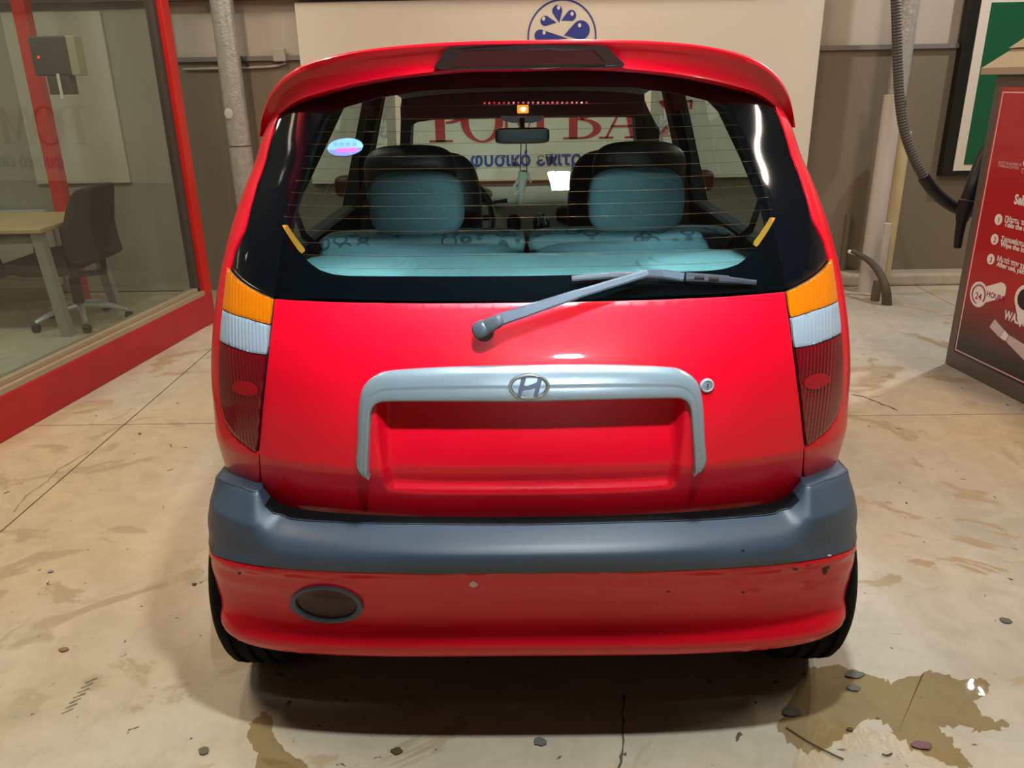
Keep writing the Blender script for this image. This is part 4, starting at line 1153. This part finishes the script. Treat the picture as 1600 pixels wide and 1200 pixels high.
w = MB(); w.tube([(bx[0]+.03, YBX-.01, bx[2]-bh/2+.01), (bx[0]+.03, YBX-.01, bx[2]-bh/2-.12)], .008, 8); w.build('plug_cable', WHITE, CBX)
q = atY(60, 89.5, YBX-.005); w = MB(); w.sq(q, (.007, .004, .007), 1, 1, nu=8); w.build('red_light', mat('led_red', (255, 40, 60), .4, emit=(255, 30, 60), estr=2), CBX, True)
# desk
DG = mat('desk_grey', (158, 158, 152), .5); DWOOD = mat('desk_wood', (206, 178, 134), .5, noise=.08, nscale=3)
fl0 = atZ(106, 524, 0)
ld = np.array([fl0[0], fl0[1]])
DY = ld[1]
ztd = atY(60, 352, DY+.0)[2]
DESK = empty('desk', (ld[0]-.8, DY+.3, 0), 'office desk with a pale wood top and grey metal legs', 'desk')
w = MB(); w.box((ld[0]-.86, DY+.33, .665), (1.7, .72, .03), .006); w.build('desk_top', DWOOD, DESK)
w = MB(); w.box((ld[0]-.86, DY+.06, .612), (1.6, .03, .07), .004); w.build('front_rail', DG, DESK)
for dx, dy in ((-.06, 0.02), (-.06, .62), (-1.62, .02), (-1.62, .62)):
    w = MB(); top = Vector((ld[0]+dx, DY+dy, .65)); bot = Vector((ld[0]+dx+(.07 if dx > -1 else -.07), DY+dy-(.03 if dy < .1 else -.03), 0))
    w.prism([bot+Vector((-.03, -.03, 0)), bot+Vector((.03, -.03, 0)), bot+Vector((.03, .03, 0)), bot+Vector((-.03, .03, 0))], top-bot); w.build('leg', DG, DESK)
# office chair seen from its left side
cb = atZ(128, 505, 0); CX, CY = cb[0], cb[1]+.02
CH = empty('office_chair', (CX, CY, 0), 'dark grey swivel office chair pulled up at the desk', 'chair')
CHF = mat('chair_fabric', (52, 52, 50), .8, bump=.05, bscale=200)
AY = lambda x, y: Vector(atY(x, y, CY))
w = MB()
prof = [(148, 290), (137, 292), (128, 302), (121, 325), (116, 350), (117, 380), (124, 402), (130, 408), (166, 404), (174, 397), (166, 374), (160, 350), (159, 290)]
w.prism([AY(*p)+Vector((0, -.16, 0)) for p in prof], (0, .34, 0)); o = w.build('backrest', CHF, CH)
bv = o.modifiers.new('b', 'BEVEL'); bv.width = .03; bv.segments = 3; bv.limit_method = 'ANGLE'
prof = [(15, 415), (25, 405), (50, 396), (80, 391), (118, 392), (126, 412), (120, 424), (55, 425), (40, 421), (22, 428), (14, 422)]
w = MB(); w.prism([AY(*p)+Vector((0, -.17, 0)) for p in prof], (0, .38, 0)); o = w.build('seat', CHF, CH)
bv = o.modifiers.new('b', 'BEVEL'); bv.width = .025; bv.segments = 3; bv.limit_method = 'ANGLE'
for dy in (-.27, .27):
    w = MB(); w.tube([AY(41, 408)+Vector((0, dy, 0)), AY(31, 383)+Vector((0, dy, 0)), AY(22, 360)+Vector((0, dy, 0)), AY(60, 353)+Vector((0, dy, 0)), AY(92, 357)+Vector((0, dy, 0)), AY(95, 385)+Vector((0, dy, 0)), AY(100, 410)+Vector((0, dy, 0))], .02, 8); w.build('armrest', BLACKP, CH, True)
w = MB(); w.tube([AY(160, 405), AY(164, 425), AY(120, 428)], .022, 8); w.build('back_bracket', BLACKP, CH, True)
hubz = .10
w = MB(); w.lathe([(.022, AY(112, 428).z), (.022, .30), (.035, .30), (.035, hubz)], (CX, CY, 0), 'z', 16); w.build('gas_column', BLACKP, CH, True)
for k in range(5):
    a = 2*pi*k/5+.25; e = Vector((CX+.29*cos(a), CY+.29*sin(a), .065))
    w = MB(); w.tube([Vector((CX, CY, hubz+.02)), Vector((CX, CY, hubz+.02)).lerp(e, .6)+Vector((0, 0, .02)), e], [.024, .02, .014], 8); st = w.build('base_arm', CHROME2, CH, True)
    w = MB(); w.lathe([(.005, -.022), (.026, -.018), (.026, .018), (.005, .022)], (e.x, e.y, .027), 'x', 14); w.build('castor', BLACKP, st, True)
# low white cabinet behind the desk
c0 = atZ(85, 468, 0)
cdep = max(.06, OWY-.02-c0[1]); w = MB(); w.box((c0[0]-.75, c0[1]+cdep/2, .36), (1.5, cdep, .56), .006); CABN = empty('low_cabinet', (c0[0]-.75, c0[1]+.22, 0), 'low white cabinet behind the office desk', 'cabinet'); w.build('body', mat('cabinet_white', (196, 192, 184), .5), CABN)
w = MB(); w.box((c0[0]-.75, c0[1]-.01, .04), (1.5, .02, .08), .003); w.box((c0[0]-.75, c0[1]+cdep/2, .04), (1.4, cdep-.03, .08), .003); w.build('plinth', mat('plinth', (172, 166, 150), .6), CABN)

# ------------------------------------------------------------------ self-service kiosk on the right
kA, kB = atZ(1476, 568, 0), atZ(1600, 632, 0)
ku = (kB-kA)/np.linalg.norm(kB-kA); kn = np.array([ku[1], -ku[0], 0])
if kn[0] > 0: kn = -kn           # kn points to the bay
KUV = lambda px, py: atP(px, py, kA+kn*.006, kn)
KL = 1.0
ztop = atP(1556, 118, kA, kn)[2]; zp0 = KUV(1489, 549)[2]; zp1 = KUV(1560, 136)[2]
angK = atan2(ku[1], ku[0]); RK = Matrix.Rotation(angK, 3, 'Z')
KIO = empty('kiosk', tuple(kA+ku*.5-kn*.2), 'tall self-service vacuum kiosk with a red printed panel and beige hood', 'kiosk')
STEEL = mat('kiosk_steel', (112, 104, 94), .4, .5); HOOD = mat('hood_beige', (178, 160, 134), .5)
def kbox(name, s0, s1, d0, d1, z0, z1, m, bev=.004, parent=None):
    c = kA + ku*((s0+s1)/2) - kn*((d0+d1)/2); w = MB(); w.box((c[0], c[1], (z0+z1)/2), (s1-s0, d1-d0, z1-z0), bev, RK); return w.build(name, m, parent or KIO)
kbox('cabinet', 0, KL, 0, .5, 0, ztop, STEEL)
# hood: two tier
def frust(s0, s1, d0, d1, z0, z1, ins):
    P = lambda s, d, z: kA+ku*s-kn*d+np.array([0, 0, z])
    lo = [P(s0, d0, z0), P(s1, d0, z0), P(s1, d1, z0), P(s0, d1, z0)]; hi = [P(s0+ins, d0+ins, z1), P(s1-ins, d0+ins, z1), P(s1-ins, d1-ins, z1), P(s0+ins, d1-ins, z1)]
    return lo+hi
w = MB(); F6 = [(0, 1, 2, 3), (4, 5, 6, 7), (0, 1, 5, 4), (1, 2, 6, 5), (2, 3, 7, 6), (3, 0, 4, 7)]
zh = ztop+.005
w.add(frust(-.05, KL+.1, -.05, .55, zh, zh+.03, .0), F6); w.add(frust(-.05, KL+.1, -.05, .55, zh+.03, zh+.115, .085), F6); w.add(frust(.02, KL-.02, .02, .48, zh+.115, zh+.20, .08), F6)
w.build('hood', HOOD, KIO)
w = MB(); c = kA+ku*.42-kn*.25; w.tube([(c[0], c[1], zh+.15), (c[0], c[1], 3.35)], .02, 10); w.build('hood_conduit', STEEL, KIO)
# printed panel with a red to black print
def panel_mat():
    m = mat('panel_print', (170, 22, 30), .25, coat=.4); nt = m.node_tree; b = nt.nodes['Principled BSDF']
    g = nt.nodes.new('ShaderNodeNewGeometry'); sx = nt.nodes.new('ShaderNodeSeparateXYZ'); nt.links.new(g.outputs['Position'], sx.inputs[0])
    mr = nt.nodes.new('ShaderNodeMapRange'); mr.inputs[1].default_value = zp0; mr.inputs[2].default_value = zp1; nt.links.new(sx.outputs['Z'], mr.inputs[0])
    r = nt.nodes.new('ShaderNodeValToRGB'); e = r.color_ramp.elements
    e[0].position = 0; e[0].color = lin((16, 12, 12)); e[1].position = 1; e[1].color = lin((188, 40, 44))
    for p, c in ((.05, (24, 14, 14)), (.16, (104, 22, 28)), (.30, (176, 20, 30)), (.65, (182, 22, 30))):
        k = e.new(p); k.color = lin(c)
    nt.links.new(mr.outputs[0], r.inputs['Fac']); nt.links.new(r.outputs['Color'], b.inputs['Base Color']); return m
s_of = lambda P: float((P-kA)@ku)
sL = s_of(KUV(1489, 549))
PAN = kbox('print_panel', sL, KL-.02, -.004, .004, zp0, zp1, panel_mat(), .001)
PINK = mat('print_pink', (236, 190, 186), .5)
def kflat(name, pxs, m, dep=.006, th=.0012):
    w = MB(); w.prism([atP(x, y, kA+kn*dep, kn) for x, y in pxs], tuple(-kn*th)); return w.build(name, m, PAN)
# thin white outline
for s0, s1, z0, z1 in ((sL+.012, sL+.019, zp0+.012, zp1-.02), (sL+.012, KL-.03, zp0+.012, zp0+.018), (sL+.012, KL-.03, zp1-.026, zp1-.02)):
    kbox('outline', s0, s1, -.0055, -.004, z0, z1, PINK, 0, PAN)
def ktext(body, px, py, h, m=WHITE, off=0.0, xs=1.0):
    P = atP(px, py, kA+kn*.0055, kn); ext = .0006
    return text_mesh('print_text', body, h, m, PAN, P, ku, (0, 0, 1), off=off, xs=xs, ext=ext)
def pix_h(px, py, n): return atP(px, py-n, kA, kn)[2]-atP(px, py, kA, kn)[2]
def kdisc(px, py, r, m, dep=.0056):
    c = atP(px, py, kA+kn*dep, kn); w = MB(); w.prism([c+ku*(r*cos(t))+np.array([0, 0, r*sin(t)]) for t in np.linspace(0, 2*pi, 28, endpoint=False)], tuple(-kn*.001)); return w.build('print_disc', m, PAN)
REDP = mat('print_red', (170, 22, 34), .5); MAG = mat('print_magenta', (160, 40, 90), .5)
for n_, (x, y, g1, g2) in enumerate([(1560, 343, 'Πάρτε την βούρτσα', 'Take the brush'), (1554, 374, 'Σκουπίστε το εσωτερικό', 'Wipe the interior'), (1548, 405, 'Μετά την χρήση βάλτε την', 'After use, put the brush')]):
    kdisc(x, y, .026, WHITE)
    ktext(str(n_+1), x-2.2, y+4.2, .036, REDP, .0008)
    ktext(g1, x+9.5, y+2, .033, WHITE, .0008); ktext(g2, x+9, y+10.5, .033, WHITE, .0008)
ktext('Self Service', 1584, 318, .062, WHITE, .002, .8)
ktext('ΔΕΧΕΤΑΙ ΚΕΡΜΑΤΑ', 1559.5, 255.5, .017, PINK); ktext('COINS ACCEPTED', 1559, 260.5, .017, PINK)
ktext('€1', 1597, 262, .06, WHITE, .001); ktext('ΤΕΛΟΣ', 1594.5, 270.5, .03, PINK)
# 24 HOURS pill
kdisc(1529, 460, .064, WHITE, .0056)
kflat('print_pill', [(1536, 449), (1564, 441), (1569, 443), (1572, 449), (1570.5, 461), (1566, 466), (1538, 473)], WHITE, .0057)
ktext('HOURS', 1541, 462, .037, MAG, .001, 1.0); ktext('24', 1523, 466, .048, MAG, .0008)
c = atP(1529, 460, kA+kn*.0072, kn); w = MB(); w.tube([c+ku*(.047*cos(t))+np.array([0, 0, .047*sin(t)]) for t in np.linspace(-.6, 4.6, 40)], .003, 6); w.build('print_arrow_ring', MAG, PAN)
# map pin and wordmark
c = atP(1602, 468, kA+kn*.0058, kn); w = MB(); w.prism([c+ku*(.068*cos(t))+np.array([0, 0, .068*sin(t)]) for t in np.linspace(-.65, pi+.65, 30)]+[c+np.array([0, 0, -.135])], tuple(-kn*.001)); w.build('print_pin', WHITE, PAN)
kdisc(1602, 468, .050, mat('pin_dark', (40, 30, 36), .5), .0066)
ktext('WASHPOINT', 1568.5, 497.5, .060, WHITE, .0016, .78)
# picture of a hand vacuum
PG = mat('print_grey', (204, 190, 190), .5)
kflat('print_nozzle', [(1554, 499), (1548, 508), (1546, 511), (1561, 527), (1569, 516), (1556, 501)], PG, .0056)
kflat('print_nozzle_neck', [(1562, 527), (1566, 530), (1571, 533), (1576, 524), (1569.5, 516)], WHITE, .0056)
kflat('print_vacuum_body', [(1572, 534), (1600, 563), (1640, 600), (1650, 580), (1600, 538), (1577, 524)], PG, .0056)
# suction hose hanging from above, with its gun
YH = float(kA[1])+.14
HP = [(1398, -130), (1399, -30), (1401, 40), (1403, 110), (1406, 160), (1413, 205), (1427, 245), (1443, 277)]
hp = spline([atY(x, y, YH+.25 - .02*i) for i, (x, y) in enumerate(HP)], 260)
w = MB(); w.tube(hp, [.0245+.0018*sin(i*pi/1.5) for i in range(260)], 12)
HO = w.build('suction_hose', mat('hose_grey', (70, 64, 58), .5), None, True); recenter(HO); setp(HO, 'ribbed grey suction hose looping down to the kiosk', 'hose')
e0 = hp[-1]
lowp = spline([e0, atY(1458, 297, e0[1]-.01), atY(1478, 315, e0[1]-.02), atY(1500, 327, e0[1]-.03), atY(1524, 331, e0[1]-.04)], 30)
w = MB(); w.tube([Vector(p)-Vector(wloc(HO))*0 for p in lowp], .031, 16); o = w.build('hose_cuff', BLACKP, None, True); o.parent = HO; o.location = -Vector(HO.location)
YG = float(lowp[-1][1])-.06
GUN = empty('suction_gun', tuple(atY(1497, 387, YG)), 'black suction gun hanging nozzle down beside the kiosk', 'gun')
w = MB(); w.tube(spline([atY(1545, 232, YG+.05), atY(1534, 252, YG+.03), atY(1522, 285, YG), atY(1512, 312, YG)], 16), list(np.linspace(.034, .036, 16)), 14); w.build('handle', BLACKP, GUN, True)
w = MB(); w.tube(spline([atY(1511, 314, YG), atY(1506, 332, YG), atY(1503, 345, YG)], 8), [.041, .041, .040, .040, .038, .036, .032, .030], 14); w.build('collar', BLACKP, GUN, True)
w = MB(); w.tube(spline([atY(1503, 344, YG), atY(1499, 365, YG), atY(1496, 387, YG)], 8), list(np.linspace(.026, .019, 8)), 14); w.build('nozzle', BLACKP, GUN, True)
# ------------------------------------------------------------------ puddle and litter
WATER = bpy.data.materials.new('water'); WATER.use_nodes = True; nt = WATER.node_tree; b = nt.nodes['Principled BSDF']
b.inputs['Base Color'].default_value = lin((150, 138, 104)); b.inputs['Roughness'].default_value = .03; b.inputs['Specular IOR Level'].default_value = .5
b.inputs['Transmission Weight'].default_value = .0
nt.nodes.clear(); out = nt.nodes.new('ShaderNodeOutputMaterial'); tr_ = nt.nodes.new('ShaderNodeBsdfTransparent'); tr_.inputs[0].default_value = (.74, .68, .55, 1)
gl = nt.nodes.new('ShaderNodeBsdfGlossy'); gl.inputs['Roughness'].default_value = .02
bp = nt.nodes.new('ShaderNodeBump'); nz = nt.nodes.new('ShaderNodeTexNoise'); nz.inputs['Scale'].default_value = 14; bp.inputs['Strength'].default_value = .05; bp.inputs['Distance'].default_value = .002
nt.links.new(nz.outputs['Fac'], bp.inputs['Height']); nt.links.new(bp.outputs[0], gl.inputs['Normal'])
mx = nt.nodes.new('ShaderNodeMixShader'); nt.links.new(schlick(nt, .02, bp.outputs[0]), mx.inputs[0]); nt.links.new(tr_.outputs[0], mx.inputs[1]); nt.links.new(gl.outputs[0], mx.inputs[2]); nt.links.new(mx.outputs[0], out.inputs[0])
def wobble(pxs, n=6, amp=2.5):
    out = []; rnd = random.Random(len(pxs)*7+int(pxs[0][0]))
    m_ = len(pxs)
    for i in range(m_):
        a, c = np.array(pxs[i], float), np.array(pxs[(i+1) % m_], float)
        for k in range(n):
            q = a+(c-a)*k/n
            if k: q = q+np.array([rnd.gauss(0, amp), rnd.gauss(0, amp)])
            out.append(tuple(q))
    return out
def puddle(pxs, label, amp=2.5):
    P = [atZ(x, y, .0012) for x, y in wobble(pxs, 6, amp)]
    w = MB(); w.add(P, [tuple(range(len(P)))]); put('puddle', w, WATER, label, 'puddle', False)
puddle([(1262, 1042), (1300, 1040), (1340, 1047), (1375, 1060), (1395, 1066), (1440, 1055), (1462, 1050), (1500, 1063), (1530, 1058), (1548, 1070), (1542, 1085), (1520, 1095), (1535, 1115), (1552, 1124), (1578, 1132), (1560, 1142), (1535, 1141), (1510, 1135), (1480, 1132), (1470, 1140), (1490, 1160), (1500, 1175), (1520, 1198), (1500, 1204), (1470, 1190), (1440, 1175), (1420, 1165), (1400, 1150), (1390, 1135), (1370, 1120), (1350, 1125), (1330, 1140), (1300, 1165), (1262, 1180), (1235, 1160), (1215, 1140), (1230, 1100), (1250, 1070)], 'shallow puddle on the concrete at the right of the car tail')
puddle([(392, 1130), (410, 1112), (424, 1118), (428, 1150), (450, 1175), (480, 1195), (470, 1225), (395, 1225), (402, 1180), (385, 1150)], 'small wet patch left of the car shadow at the bottom', 2)
puddle([(1305, 1032), (1335, 1044), (1338, 1062), (1322, 1064), (1296, 1052), (1290, 1040)], 'thin wet film at the right edge of the car shadow', 1.5) if False else None
LEAF = mat('leaf_brown', (86, 68, 44), .8); LEAFG = mat('leaf_grey', (104, 102, 98), .8)
def flake(px, py, rx, ry, m, name, label, cat, ang=0.0):
    c = atZ(px, py, 0); rnd = random.Random(int(px*13+py)); sx_ = rx/FPX*2.1; sy_ = ry/FPX*2.6
    n = 11; w = MB(); top = [(c[0]+sx_*cos(t+ang)*rnd.uniform(.7, 1.15), c[1]+sy_*sin(t)*rnd.uniform(.7, 1.15), .0025) for t in np.linspace(0, 2*pi, n, endpoint=False)]
    w.prism(top, (0, 0, .002)); o = w.build(name, m); recenter(o); setp(o, label, cat)
flake(1571, 971, 10, 6, LEAFG, 'leaf', 'grey flat leaf on the bare floor far right of the bumper', 'leaf')
flake(1335, 1055, 16, 8, LEAFG, 'leaf', 'large grey wet leaf at the left tip of the puddle', 'leaf')
flake(1334, 1076, 10, 6, LEAFG, 'leaf', 'smaller grey leaf just below the large wet leaf', 'leaf')
flake(1236, 1114, 14, 9, LEAFG, 'leaf', 'grey leaf beside the right end of the car shadow', 'leaf')
flake(843, 1160, 10, 7, LEAFG, 'leaf', 'grey leaf below the middle of the car shadow', 'leaf')
flake(620, 1175, 9, 5, LEAF, 'leaf', 'brown leaf scrap below the left half of the car shadow', 'leaf')
flake(319, 1174, 8, 6, mat('leaf_olive', (104, 104, 78), .8), 'leaf', 'olive crumpled leaf at the bottom left of the car shadow', 'leaf')
flake(1441, 1166, 14, 7, mat('leaf_red', (104, 40, 44), .4), 'leaf', 'dark red leaf lying in the puddle', 'leaf')
flake(79, 894, 6, 4, mat('chip_blue', (140, 142, 164), .6), 'pebble', 'tiny bluish stone chip on the left of the floor', 'pebble')
flake(100, 1016, 8, 5, mat('crumb_tan', (148, 112, 84), .8), 'crumb', 'tan crumb of dirt on the floor at lower left', 'dirt')
flake(304, 914, 5, 3, LEAF, 'crumb', 'brown speck beside the left shadow of the car', 'dirt')
flake(1328, 1141, 5, 3, LEAF, 'crumb', 'dark speck on the wet floor below the puddle tip', 'dirt')
for pts, lab in (([(1228, 1136), (1262, 1158), (1300, 1178), (1318, 1186)], 'long thin dry stalk on the floor below the puddle'), ([(1378, 1178), (1386, 1180), (1394, 1177)], 'short curled dry stalk near the bottom of the puddle')):
    w = MB(); w.tube(spline([atZ(x, y, .004) for x, y in pts], 14), .0018, 6); put('stalk', w, LEAF, lab, 'stalk')
# ragged cracks and tyre marks in the concrete
def crack(pxs, wd, name, m, n=26, j=1.6):
    rnd = random.Random(int(pxs[0][0])); P = resample(np.array(pxs, float), 8.0)
    mid = [atZ(x+rnd.uniform(-j, j), y+rnd.uniform(-.5, .5), .0006) for x, y in P]; vs = []; fs = []
    for i, q in enumerate(mid):
        t = mid[min(i+1, len(mid)-1)]-mid[max(i-1, 0)]; t /= np.linalg.norm(t); s = np.array([-t[1], t[0], 0])*wd*rnd.uniform(.35, 1.2)
        vs += [q+s, q-s]
    for i in range(len(mid)-1): fs.append((2*i, 2*i+1, 2*i+3, 2*i+2))
    return mesh(name, vs, fs, m, FL)
CRK = mat('crack_dark', (92, 82, 66), .9)
crack([(975, 1085), (972, 1140), (974, 1165), (968, 1200), (966, 1230)], .0035, 'crack', CRK)
crack([(1332, 616), (1352, 620), (1380, 632), (1402, 641)], .006, 'crack', CRK, j=2)
crack([(20, 800), (40, 775), (70, 755), (90, 735), (140, 705)], .004, 'crack', mat('crack_soft', (150, 132, 104), .9))
TM = mat('tyre_mark', (128, 116, 96), .9)
for k in range(7):
    x, y = 142-k*6.2, 1063+k*8; crack([(x-9, y+4), (x+10, y-4)], .0035, 'tyre_mark', TM, j=.6)
